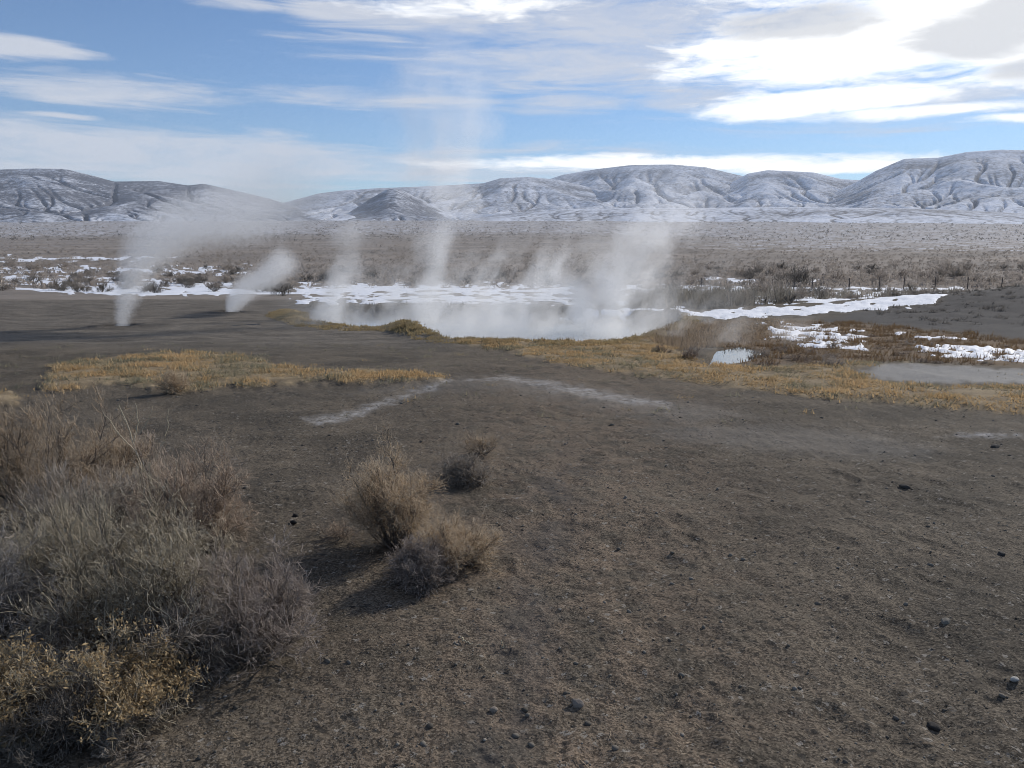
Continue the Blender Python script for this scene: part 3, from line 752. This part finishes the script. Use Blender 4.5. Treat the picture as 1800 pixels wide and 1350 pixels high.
stone('stone', 'rounded pale brown stone half buried right of the path', 'stone', 1014, 1238, .028, .024, .022, (.21, .18, .15), 2)
stone('stone', 'flat grey brown stone on the gravel at the middle right', 'stone', 1662, 1097, .028, .02, .014, (.19, .17, .14), 3)
stone('stone', 'dark clod low at the right of the foreground', 'stone', 1640, 1268, .028, .02, .013, (.04, .036, .032), 4)
stone('stone', 'pale whitish stone at the right edge of the foreground', 'stone', 1782, 1196, .022, .014, .012, (.42, .40, .36), 5)
stone('stone', 'small black clod, the upper of two left of the straw bush', 'stone', 519, 906, .022, .018, .014, (.018, .016, .015), 6)
stone('stone', 'small black clod, the lower of two left of the straw bush', 'stone', 517, 919, .026, .02, .014, (.018, .016, .015), 7)
stone('stone', 'dark stone on the gravel furthest back, near the pale strip', 'stone', 1750, 785, .05, .035, .02, (.05, .046, .042), 8)
stone('stone', 'dark stone in the middle of the right gravel slope', 'stone', 1590, 855, .04, .025, .016, (.05, .046, .042), 9)
stone('stone', 'small tan stone below the curled stem', 'stone', 868, 1250, .016, .014, .012, (.25, .21, .17), 10)

def pebbles():
    n = 8000
    rg = np.random.default_rng(3)
    y = 1.9 * (9.0 / 1.9) ** rg.random(n); x = rg.uniform(-.72, .72, n) * y
    s = np.minimum(.0022 * (1 + rg.pareto(3.0, n)), .014) * (y / 3) ** .35
    z, A = ground(x, y)
    keep = A['grass'] < .3
    x, y, z, s = x[keep], y[keep], z[keep], s[keep]; n = len(x)
    V, F = ICO1; an = rg.uniform(0, 6.28, n); sc_ = np.stack([rg.uniform(.7, 1.4, n), rg.uniform(.7, 1.2, n), rg.uniform(.4, .8, n)], -1)
    jit = 1 + .25 * rg.normal(0, 1, (n, len(V)))[..., None] * .6
    Q = V[None] * sc_[:, None] * jit * s[:, None, None]
    ca, sa = np.cos(an)[:, None], np.sin(an)[:, None]
    X = Q[..., 0] * ca - Q[..., 1] * sa + x[:, None]; Y = Q[..., 0] * sa + Q[..., 1] * ca + y[:, None]; Z = Q[..., 2] + (z + s * .2)[:, None]
    VV = np.stack([X, Y, Z], -1).reshape(-1, 3); FF = (F[None] + (np.arange(n) * len(V))[:, None, None]).reshape(-1, 3)
    m = plant_material('pebble', (.06, .052, .042), (.24, .215, .18))
    me = mesh_np('pebbles', VV, FF, m); add_attr(me, 'tint', np.repeat(rg.random(n) ** .9, len(V)))
    tag(link('pebbles', me), kind='stuff')
pebbles()

def litter():
    n = 1300; rg = np.random.default_rng(13)
    y = 1.9 * (8.0 / 1.9) ** rg.random(n); x = rg.uniform(-.72, .72, n) * y
    k = (fbm(x / .7, y / .7, 91, 3) > -.05); x, y = x[k], y[k]; n = len(x)
    z, A = ground(x, y)
    a = rg.uniform(0, 6.28, n); L = rg.uniform(.012, .055, n)
    d_ = np.stack([np.cos(a), np.sin(a), rg.uniform(-.05, .35, n)], -1)
    st_ = np.stack([x, y, z + .004], -1)
    V, F, I = tube(grow(st_, d_, L, 3, .22, -.05, rg), rg.uniform(.0008, .0019, n), .0006, 3)
    me = mesh_np('plant_litter', V, F, M_BUFF); add_attr(me, 'tint', rg.random(n)[I]); tag(link('plant_litter', me), kind='stuff')
litter()

# ------------------------------------------------------------------ dry grass bands
M_DRY = plant_material('dry_saltgrass', (.33, .23, .115), (.77, .55, .30), .35)
M_OLG = plant_material('olive_grass', (.23, .17, .085), (.55, .42, .22), .3)
def blades(name, n, bx, cond, hmin, hmax, mat, per=7, width=.006, seed=1, lean=.5):
    rg = np.random.default_rng(seed)
    y = rg.uniform(bx[2], bx[3], n); x = rg.uniform(bx[0], bx[1], n)
    z, A = ground(x, y); k = cond(A, x, y, rg)
    x, y, z = x[k], y[k], z[k]; n = len(x)
    cl = .6 + .8 * sst(fbm(x / .35, y / .35, 71, 2), -.3, .4)
    c_ = np.repeat(np.stack([x, y, z - .005], -1), per, 0) + rg.normal(0, .06, (n * per, 3)) * (1, 1, 0)
    h = rg.uniform(hmin, hmax, n * per) * np.repeat(cl, per); a = rg.uniform(0, 6.28, n * per); b = rg.uniform(0, 6.28, n * per); l = rg.uniform(.1, lean, n * per) * 1.4
    wv = width * (1 + y.repeat(per) / 25)
    d_ = np.stack([np.cos(a), np.sin(a), 0 * a], -1) * wv[:, None]; tip = np.stack([np.cos(b) * l * h, np.sin(b) * l * h, h], -1)
    V = np.stack([c_ - d_, c_ + d_, c_ + tip], 1).reshape(-1, 3); F = np.arange(len(V)).reshape(-1, 3)
    me = mesh_np(name, V, F, mat); tv = np.clip(np.repeat(.5 + .5 * fbm(x / .6, y / .6, 75, 2), per) * .5 + rg.random(n * per) * .5, 0, 1); add_attr(me, 'tint', tv.repeat(3))
    return tag(link(name, me), kind='stuff')
hole = lambda x, y: fbm(x / .5, y / .5, 77, 3)
M_PALEG = plant_material('pale_olive_grass', (.17, .15, .10), (.46, .41, .27), .3)
hue = lambda x, y: fbm(x / 1.1, y / .7, 81, 3)
for q, (n_, bx_, hs, sd) in enumerate(((30000, (-10, .2, 8.5, 16), .065, 2), (56000, (-2, 17, 7, 19.5), .052, 3))):
    blades('dry_grass', n_, bx_, lambda A, x, y, rg: (A['grass'] + rg.normal(0, .2, len(x)) > .4) & (hole(x, y) + .5 * (A['grass'] - .8) > -.10 + .12 * (1 - q)) & (hue(x, y) + rg.normal(0, .12, len(x)) > -.12 + .12 * (1 - q)), .015, hs, M_DRY, seed=sd)
    blades('dry_grass', n_ // 2, bx_, lambda A, x, y, rg: (A['grass'] + rg.normal(0, .2, len(x)) > .4) & (hole(x, y) > -.05) & (hue(x, y) + rg.normal(0, .12, len(x)) < .04), .015, hs * 1.1, M_PALEG, seed=sd + 20)
blades('sparse_grass', 9000, (3, 20, 11.5, 26), lambda A, x, y, rg: (A['fargold'] > .3) & (A['snow'] + rg.normal(0, 6, len(x)) < 4) & (hole(x, y) > -.1), .04, .12, plant_material('russet_grass', (.13, .08, .05), (.40, .27, .14), .2), seed=4)
blades('scrubby_grass', 3500, (12, 34, 22, 42), lambda A, x, y, rg: (A['dark'] > .5) & (hole(x / 2, y / 2) > .0), .04, .13, M_DARKSH, seed=15, width=.009)
blades('bank_grass', 26000, (-9, 6, 14, 32), lambda A, x, y, rg: (A['hum'] > .35) | ((A['lip'] > .35) & (hole(x, y) > -.1)), .02, .075, M_OLG, seed=5, width=.01)

M_REED = plant_material('grey_reed', (.15, .13, .105), (.42, .37, .29), .25)
def belt(name, n, poly, hmin, hmax, mat, seed, per=6):
    rg = np.random.default_rng(seed); P_ = np.array(poly, float)
    px = rg.uniform(P_[:, 0].min(), P_[:, 0].max(), n); py = rg.uniform(P_[:, 1].min(), P_[:, 1].max(), n)
    k = sdf(px, py, poly) + 14 * fbm(px / 22, py / 6, seed, 3) > 3
    x, y = unproj(px[k], py[k]); z, A = ground(x, y); q = A['snow'] < 3
    x, y, z = x[q], y[q], z[q]; n = len(x)
    s = y / 40
    c_ = np.repeat(np.stack([x, y, z - .02], -1), per, 0) + rg.normal(0, .22, (n * per, 3)) * (1, 1, 0) * np.repeat(s, per)[:, None]
    h = rg.uniform(hmin, hmax, n * per) * np.repeat(.6 + .8 * rg.random(n), per); a = rg.uniform(0, 6.28, n * per); b = rg.uniform(0, 6.28, n * per); l = rg.uniform(.05, .5, n * per)
    d_ = np.stack([np.cos(a), np.sin(a), 0 * a], -1) * (.022 * np.repeat(s, per))[:, None]; tip = np.stack([np.cos(b) * l * h, np.sin(b) * l * h, h], -1)
    V = np.stack([c_ - d_, c_ + d_, c_ + tip], 1).reshape(-1, 3)
    me = mesh_np(name, V, np.arange(len(V)).reshape(-1, 3), mat); add_attr(me, 'tint', (np.repeat(rg.random(n), per) * .5 + .5 * rg.random(n * per)).repeat(3))
    tag(link(name, me), kind='stuff')
belt('reeds', 5000, [(1100, 530), (1160, 514), (1350, 513), (1500, 520), (1690, 514), (1700, 524), (1560, 529), (1400, 530), (1340, 540), (1200, 546), (1110, 548)], .3, .8, M_REED, 5)
belt('reeds', 3200, [(540, 542), (700, 536), (900, 538), (1050, 546), (1190, 552), (1190, 560), (1020, 548), (800, 545), (640, 545), (545, 550)], .06, .2, M_REED, 6)
belt('dry_grass', 4000, [(1130, 600), (1180, 575), (1300, 562), (1450, 566), (1350, 590), (1320, 612), (1240, 612), (1180, 620)], .05, .13, plant_material('rusty_grass', (.20, .145, .10), (.52, .40, .27), .3), 7)

# ------------------------------------------------------------------ scrub on the flats: individuals near, one mass beyond
def scrub_mesh(seed, mat, w=.6, h=.75, nst=16, n1=7, n2=6, r=.012):
    rng = np.random.default_rng(seed)
    ph = rng.uniform(0, 6.28, nst); ct = rng.uniform(.1, 1, nst); s_ = np.sqrt(1 - ct * ct)
    dr = np.stack([s_ * np.cos(ph), s_ * np.sin(ph), ct], -1)
    ln = 1 / np.sqrt((dr[:, 0] ** 2 + dr[:, 1] ** 2) / w ** 2 + dr[:, 2] ** 2 / h ** 2) * rng.uniform(.6, .95, nst)
    s0 = grow(np.zeros((nst, 3)), dr, ln, 3, .12, .05, rng)
    s1 = grow(*spawn(s0, n1, .2, .9, .2, .42, rng), 2, .2, .1, rng); s2 = grow(*spawn(s1, n2, .1, .9, .08, .22, rng), 1, .1, .08, rng)
    out = []
    for q, rad in ((s0, r * 1.4), (s1, r), (s2, r * .8)):
        q[..., 2] = np.maximum(q[..., 2], .0); v, f, i_ = tube(q, np.full(len(q), rad), rad * .5, 2); out.append((v, f, rng.random(len(q))[i_]))
    V, F, T_ = join(out); me = mesh_np('scrub', V, F, mat); add_attr(me, 'tint', T_); return me
SCR = {k: [scrub_mesh(900 + 10 * n + q, mt) for q in range(3)] for n, (k, mt) in enumerate((('grey', M_DARKSH), ('brown', M_BRSH), ('red', M_RED), ('olive', M_OLG)))}
SCRT = [scrub_mesh(990 + q, M_BRSH, .45, 1.0, 22, 6, 5, .014) for q in range(2)]
def scrub(px, py, size, kind, label, group=None, tall=False, squash=1.0, k=[0]):
    k[0] += 1; rg = random.Random(k[0])
    x, y = up1(px, py)
    me = rg.choice(SCRT if tall else SCR[kind])
    o = link('sagebrush', me); o.location = (x, y, float(ground(np.array([x]), np.array([y]), False)[0]) - .03)
    o.scale = (size * rg.uniform(.9, 1.2), size * rg.uniform(.9, 1.2), size * squash * rg.uniform(.85, 1.1)); o.rotation_euler = (0, 0, rg.uniform(0, 6.28))
    return tag(o, label, 'shrub', group)
def px_m(py, wpx):
    x, y = up1(900, py); return wpx / FPX * y
def place(px, py, wpx, kind, label, **kw):
    scrub(px, py, px_m(py, wpx) / 1.15, kind, label, **kw)
place(1405, 503, 62, 'grey', 'big dark rounded bush right of centre behind the fence', squash=1.1)
place(180, 514, 34, 'grey', 'dark round bush alone on the snow, second left of the steam vent')
place(105, 511, 34, 'grey', 'dark round bush at the snow edge near the left side')
place(497, 520, 40, 'grey', 'dark bush directly behind the smaller steam plume')
place(1020, 506, 34, 'grey', 'dark snow dusted bush beyond the pool in the thin steam')
place(1130, 538, 60, 'grey', 'grey bush at the left end of the long snow strip')
place(1212, 634, 48, 'red', 'russet brown mound bush beside the small blue spring')
place(1165, 622, 38, 'red', 'russet bush left of the small blue spring, in the steam', squash=.8)
place(715, 586, 46, 'olive', 'olive hummock bush on the near bank of the pool', squash=.28)
rg = random.Random(3)
def ordinal(k): return str(k) + ('th' if 10 <= k % 100 <= 20 else {1: 'st', 2: 'nd', 3: 'rd'}.get(k % 10, 'th'))
def area(n, x0, x1, y0, y1, w0, w1, kinds, label, group, **kw):
    made = []
    for _ in range(n):
        px = rg.uniform(x0, x1); py = rg.uniform(y0, y1); w_ = rg.uniform(w0, w1) * (py - 425) / 80; kd = rg.choice(kinds)
        made.append((px, py, w_, kd))
    for k, (px, py, w_, kd) in enumerate(sorted(made)):                  # counted from the left, as one meets them
        place(px, py, w_, kd, label + ', ' + ordinal(k + 1) + ' from the left', group=group, **kw)
area(34, -60, 420, 470, 498, 26, 40, ['grey', 'brown'], 'sagebrush on the snowy flat behind the taller plume', 'sagebrush left behind the plume')
area(26, -40, 520, 496, 516, 20, 34, ['grey'], 'dark sagebrush standing in the left snow strip', 'sagebrush in the left snow')
area(30, 520, 1060, 470, 502, 26, 42, ['grey', 'brown'], 'sagebrush beyond the pool behind the rising steam', 'sagebrush behind the pool')
area(28, 1130, 1400, 512, 540, 22, 36, ['grey', 'brown'], 'grey bush between fence and long snow strip', 'bushes between fence and snow')
area(26, 1400, 1690, 512, 530, 18, 30, ['grey', 'brown'], 'low bush between fence and right snow tongue', 'bushes by the right snow tongue')
area(46, 1090, 1800, 474, 501, 26, 42, ['grey', 'brown'], 'sagebrush in the dark belt just beyond the fence', 'sagebrush beyond the fence')
area(26, 1290, 1470, 612, 646, 9, 16, ['red', 'brown'], 'low russet bush right of the small blue spring', 'russet bushes by the spring', squash=.6)
area(30, 1480, 1850, 590, 640, 7, 13, ['red', 'brown'], 'low brown bush among the snow patches at the right', 'brown bushes in the right snow', squash=.6)
area(10, 980, 1150, 585, 598, 10, 16, ['red'], 'low russet tuft on the bank lip near the pool', 'russet tufts on the pool bank', squash=.6)

def far_scrub(name, n, y0, y1, per, smin, smax, gpow, seed, mat, pw=1.0):
    rg = np.random.default_rng(seed)
    py = y0 + (y1 - y0) * rg.random(n) ** pw; px = rg.uniform(-350, 2150, n)
    x, y = unproj(px, py); z, A = ground(x, y)
    k = (A['snow'] < 4) & (y > 50) & (fbm(px / 60, py / 5, seed, 3) + rg.uniform(-.5, .5, n) > -.25); x, y, z = x[k], y[k], z[k]; n = len(x)
    s = rg.uniform(smin, smax, n) * (1 + y / gpow)
    c_ = np.repeat(np.stack([x, y, z], -1), per, 0); S_ = np.repeat(s, per)
    a = rg.uniform(0, 6.28, n * per); rad = np.sqrt(rg.random(n * per)) * .55
    b = c_ + np.stack([np.cos(a) * rad * .5, np.sin(a) * rad * .5, 0 * a], -1) * S_[:, None]
    tip = c_ + np.stack([np.cos(a) * rad * 1.3, np.sin(a) * rad * 1.3, .72 - rad * .5 + .1 * rg.random(n * per)], -1) * S_[:, None]
    q = rg.uniform(0, 6.28, n * per); d_ = np.stack([np.cos(q), np.sin(q), .2 * np.sin(3 * q)], -1) * (S_ * rg.uniform(.06, .16, n * per))[:, None]
    V = np.stack([b - d_ * .5, tip - d_, tip + d_], 1).reshape(-1, 3)
    me = mesh_np(name, V, np.arange(len(V)).reshape(-1, 3), mat); add_attr(me, 'tint', np.repeat(np.repeat(rg.random(n), per) * .7 + .3 * rg.random(n * per), 3))
    tag(link(name, me), kind='stuff')
far_scrub('distant_scrub', 24000, 419, 508, 7, .32, .85, 700, 8, M_BRSH, .9)
far_scrub('hillside_scrub', 8000, 384, 424, 4, .8, 1.8, 900, 9, M_DARKSH)

# ------------------------------------------------------------------ fence on the flats
m, t = new_mat('weathered_post')
pos = t.new('ShaderNodeTexCoord').outputs['Object']
finish(t, t.mix(t.noise(pos, 6.0, 3.0, .6), (.05, .04, .035), (.11, .09, .075)), .9)
M_POST = m
m, t = new_mat('fence_wire'); finish(t, (.18, .17, .16), .5); M_WIRE = m
fpx = [1090, 1160, 1232, 1335, 1395, 1427, 1492, 1545, 1588, 1643, 1700, 1760, 1830]
fx = [up1(q, 510 - (q - 1232) * .004) for q in fpx]
fr = thing('wire_fence', 'thin wire fence of dark posts along the snow strip beyond the springs', 'fence', (fx[0][0], fx[0][1], 0))
base0 = np.array([fx[0][0], fx[0][1], 0])
tops = []
for k, (x, y) in enumerate(fx):
    z = float(ground(np.array([x]), np.array([y]), False)[0])
    V, F, I = tube(np.array([[[x, y, z - .3], [x + .02, y, z + .7], [x + .03 * (k % 3 - 1), y, z + 1.35]]]) - base0, np.array([.055]), .048, 6)
    capf = np.array([[len(V) - 6, len(V) - 5, len(V) - 4, len(V) - 3], [len(V) - 3, len(V) - 2, len(V) - 1, len(V) - 6]])
    link('post', mesh_np('post', V, np.vstack([F, capf]), M_POST), fr); tops.append((x, y, z))
for hgt in (.45, .8, 1.15):
    ln = np.array(tops) + (0, -.08, hgt) - base0
    V, F, I = tube(ln[None], np.array([.006]), .006, 3); link('wire', mesh_np('wire', V, F, M_WIRE), fr)

# ------------------------------------------------------------------ steam
def vol_out(t, dens, col=(.998, .998, .999), aniso=.4):
    v = t.new('ShaderNodeVolumePrincipled'); v.inputs['Color'].default_value = tuple(col) + (1,)
    v.inputs['Anisotropy'].default_value = aniso; t.put(v.inputs['Density'], dens)
    o = t.new('ShaderNodeOutputMaterial'); t.t.links.new(v.outputs[0], o.inputs['Volume'])

def plume(name, label, x, y, z, tilt, H, cen, rad, dens, nscale, seed, yflat=1.0, amp=1.6, fade=(.05, .8), step=.12, kind=None, sharp=.55, stretch=1.0, bias=.9):
    """a bent, widening column: its axis leans by `tilt` degrees; cen / rad give sideways offset and radius along the axis (fractions, metres)"""
    m, t = new_mat(name + '_vapour')
    p = t.new('ShaderNodeTexCoord').outputs['Object']; X, Y, Z = t.sep(p)
    u = t.m('DIVIDE', Z, H)
    cm = max(max(abs(q[1]) for q in cen), .01); rm = max(q[1] for q in rad)
    cx_ = t.m('MULTIPLY', t.m('SUBTRACT', t.curve(u, [(a, .5 + .5 * b / cm) for a, b in cen]), .5), 2 * cm)
    rd = t.m('MULTIPLY', t.curve(u, [(a, b / rm) for a, b in rad]), rm)
    off = t.vm('ADD', p, (seed * 3.1, seed * 1.7, seed * .9))
    sc_ = t.vm('MULTIPLY', off, (1, 1, 1 / stretch))
    wp = t.vm('SUBTRACT', t.noise(sc_, nscale * .6, 2.0, .5, col=True), (.5, .5, .5))
    ddx = t.m('ADD', t.m('SUBTRACT', X, cx_), t.m('MULTIPLY', t.m('MULTIPLY', t.sep(wp)[0], rd), .9))
    q = t.comb(ddx, t.m('MULTIPLY', Y, 1 / yflat), 0.0)
    dd = t.m('DIVIDE', t.vm('LENGTH', q, out=1), rd)
    ns = t.noise(t.vm('ADD', sc_, t.vm('SCALE', wp, .8)), nscale, 4.0, .52)
    v = t.m('ADD', t.m('SUBTRACT', bias, dd), t.m('MULTIPLY', t.m('SUBTRACT', ns, .52), amp))
    body = t.ss(v, 0.0, sharp)
    ff = t.m('MULTIPLY', t.ss(u, fade[0] - .06, fade[0]), t.ss(u, fade[1], 1.0, 1.0, 0.0))
    edge = t.ss(dd, 1.3, .95)
    vol_out(t, t.m('MULTIPLY', t.m('MULTIPLY', body, t.m('MULTIPLY', ff, edge)), t.m('MULTIPLY', dens, t.curve(u, [(0, 1), (.12, .8), (.3, .65), (.6, .5), (1, .32)]))))
    m.cycles.volume_step_rate = step
    nu, na = 14, 14; V = []
    us = np.linspace(0, 1, nu); ca = np.interp(us, *zip(*cen)); ra = np.interp(us, *zip(*rad)) * 1.25
    for uu, c0_, r0_ in zip(us, ca, ra):
        for q_ in range(na):
            a = 2 * math.pi * q_ / na; V.append((c0_ + r0_ * math.cos(a), r0_ * yflat * math.sin(a), uu * H))
    V += [(ca[0], 0, -.02), (ca[-1], 0, H + ra[-1] * .1)]; F = []
    for i_ in range(nu - 1):
        for q_ in range(na): F.append((i_ * na + q_, i_ * na + (q_ + 1) % na, (i_ + 1) * na + (q_ + 1) % na, (i_ + 1) * na + q_))
    for q_ in range(na):
        F.append((nu * na, (q_ + 1) % na, q_)); F.append((nu * na + 1, (nu - 1) * na + q_, (nu - 1) * na + (q_ + 1) % na))
    me = bpy.data.meshes.new(name); me.from_pydata(V, [], F); me.materials.append(m)
    o = link(name, me); o.location = (x, y, z); o.rotation_euler = (0, R(tilt), 0)
    if kind: tag(o, kind=kind)
    else: tag(o, label, 'steam plume')
    return o

zg = lambda p: gz(*p)
plume('steam_plume', 'taller steam plume leaning right from the dark vent at the left', V1[0] + .1, V1[1], zg(V1) + .05, 45, 7.8,
      [(0, 0), (.15, -.70), (.30, -1.0), (.6, 0.0), (1, 1.3)], [(0, .20), (.10, .36), (.3, .72), (.6, 1.1), (1, 1.5)], 2.0, 11.0, 1, fade=(.02, .6), amp=3.2, sharp=.5, bias=1.02)
plume('steam_plume', 'smaller dense white steam plume from the second vent', V2[0], V2[1], zg(V2) + .05, 46, 3.3,
      [(0, 0), (.28, -.26), (.6, -.02), (1, 0.05)], [(0, .20), (.25, .50), (.6, .60), (1, .72)], 3.6, 14.0, 2, fade=(.02, .78), amp=2.2, sharp=.45)
# low steam boiling off the pool, and the columns that rise from it
def bank(name, cx_, cy_, z, rx, ry, rz, dens, seed, step=1.0, lean=.35):
    m, t = new_mat(name + '_vapour')
    p = t.new('ShaderNodeTexCoord').outputs['Object']; X, Y, Z = t.sep(p)
    q = t.comb(t.m('DIVIDE', t.m('SUBTRACT', X, t.m('MULTIPLY', Z, lean)), rx), t.m('DIVIDE', Y, ry), t.m('DIVIDE', Z, rz))
    dd = t.vm('LENGTH', q, out=1)
    sh = t.comb(t.m('SUBTRACT', X, t.m('MULTIPLY', Z, .35)), Y, t.m('MULTIPLY', Z, .72))
    off = t.vm('ADD', sh, (seed, seed * 2.0, 0))
    n1 = t.noise(off, .5, 3.0, .55, .5); n2 = t.noise(off, 1.5, 4.0, .55, .5)
    v = t.m('ADD', t.m('MULTIPLY', t.m('SUBTRACT', n1, .49), 3.8), t.m('MULTIPLY', t.m('SUBTRACT', n2, .5), 2.6))
    v = t.m('SUBTRACT', v, t.m('MULTIPLY', t.m('DIVIDE', Z, rz), .9))
    body = t.ss(v, -.15, .7)
    low = t.ss(Z, .35, .0, .0, .15)
    vol_out(t, t.m('MULTIPLY', t.m('MULTIPLY', t.m('ADD', body, low), t.ss(dd, 1.0, .55)), dens))
    m.cycles.volume_step_rate = step
    V, F = ICO3; V = V.copy(); V[:, 2] = np.maximum(V[:, 2], -.06); V = V * (rx, ry, rz); V[:, 0] += V[:, 2] * lean
    o = link(name, mesh_np(name, V, F, m)); o.location = (cx_, cy_, z)
    return tag(o, kind='stuff')
px0, py0 = -1.0, 23.5
bank('pool_steam', -.3, 23.8, -1.38, 7.4, 6.8, 3.5, .75, 4, step=.2)
bank('pool_steam', 4.0, 17.0, -.9, 3.0, 3.6, 1.9, .7, 9, step=.3)
bank('steam_veil', -.4, 27.0, -1.5, 9.0, 6.0, 6.0, .21, 23, step=.3, lean=.3)
plume('steam_column', 'thin pale steam column rising highest, above the middle of the pool', -3.0, 25, -1.3, 4, 10.5,
      [(0, 0), (.3, .5), (.6, .2), (1, .9)], [(0, .7), (.2, 1.0), (.5, 1.7), (1, 2.4)], 1.3, .8, 5, yflat=1.0, fade=(.04, .35), stretch=1.35, amp=2.8, sharp=.9, step=.2)
plume('steam_column', 'broad steam column leaning right at the right end of the pool', 2.2, 24, -1.3, 36, 6.0,
      [(0, 0), (.35, -.3), (.7, .1), (1, .3)], [(0, .8), (.3, 1.1), (.7, 1.5), (1, 1.7)], 1.3, .9, 6, fade=(.04, .5), stretch=1.2, amp=2.7, sharp=.8, step=.2)
plume('steam_column', 'low steam column at the left end of the pool beside the hummock', -6.1, 25.5, -1.3, 18, 4.6,
      [(0, 0), (.4, .1), (1, .2)], [(0, .6), (.3, .75), (1, 1.1)], 1.6, 1.0, 7, fade=(.04, .3), stretch=1.2, amp=2.6, sharp=.8, step=.2)

# ------------------------------------------------------------------ air
m, t = new_mat('thin_haze')
vol_out(t, 6.0e-5, (.82, .90, 1.0), 0.0)
m.cycles.homogeneous_volume = True
hz = 8100.0; zt, zb = 760.0, -12.0
V = np.array([(sx_ * hz, sy_ * hz, zz) for zz in (zb, zt) for sx_, sy_ in ((-1, -1), (1, -1), (1, 1), (-1, 1))])
F = np.array([(3, 2, 1, 0), (4, 5, 6, 7), (0, 1, 5, 4), (1, 2, 6, 5), (2, 3, 7, 6), (3, 0, 4, 7)])
tag(link('haze', mesh_np('haze', V, F, m)), kind='stuff')
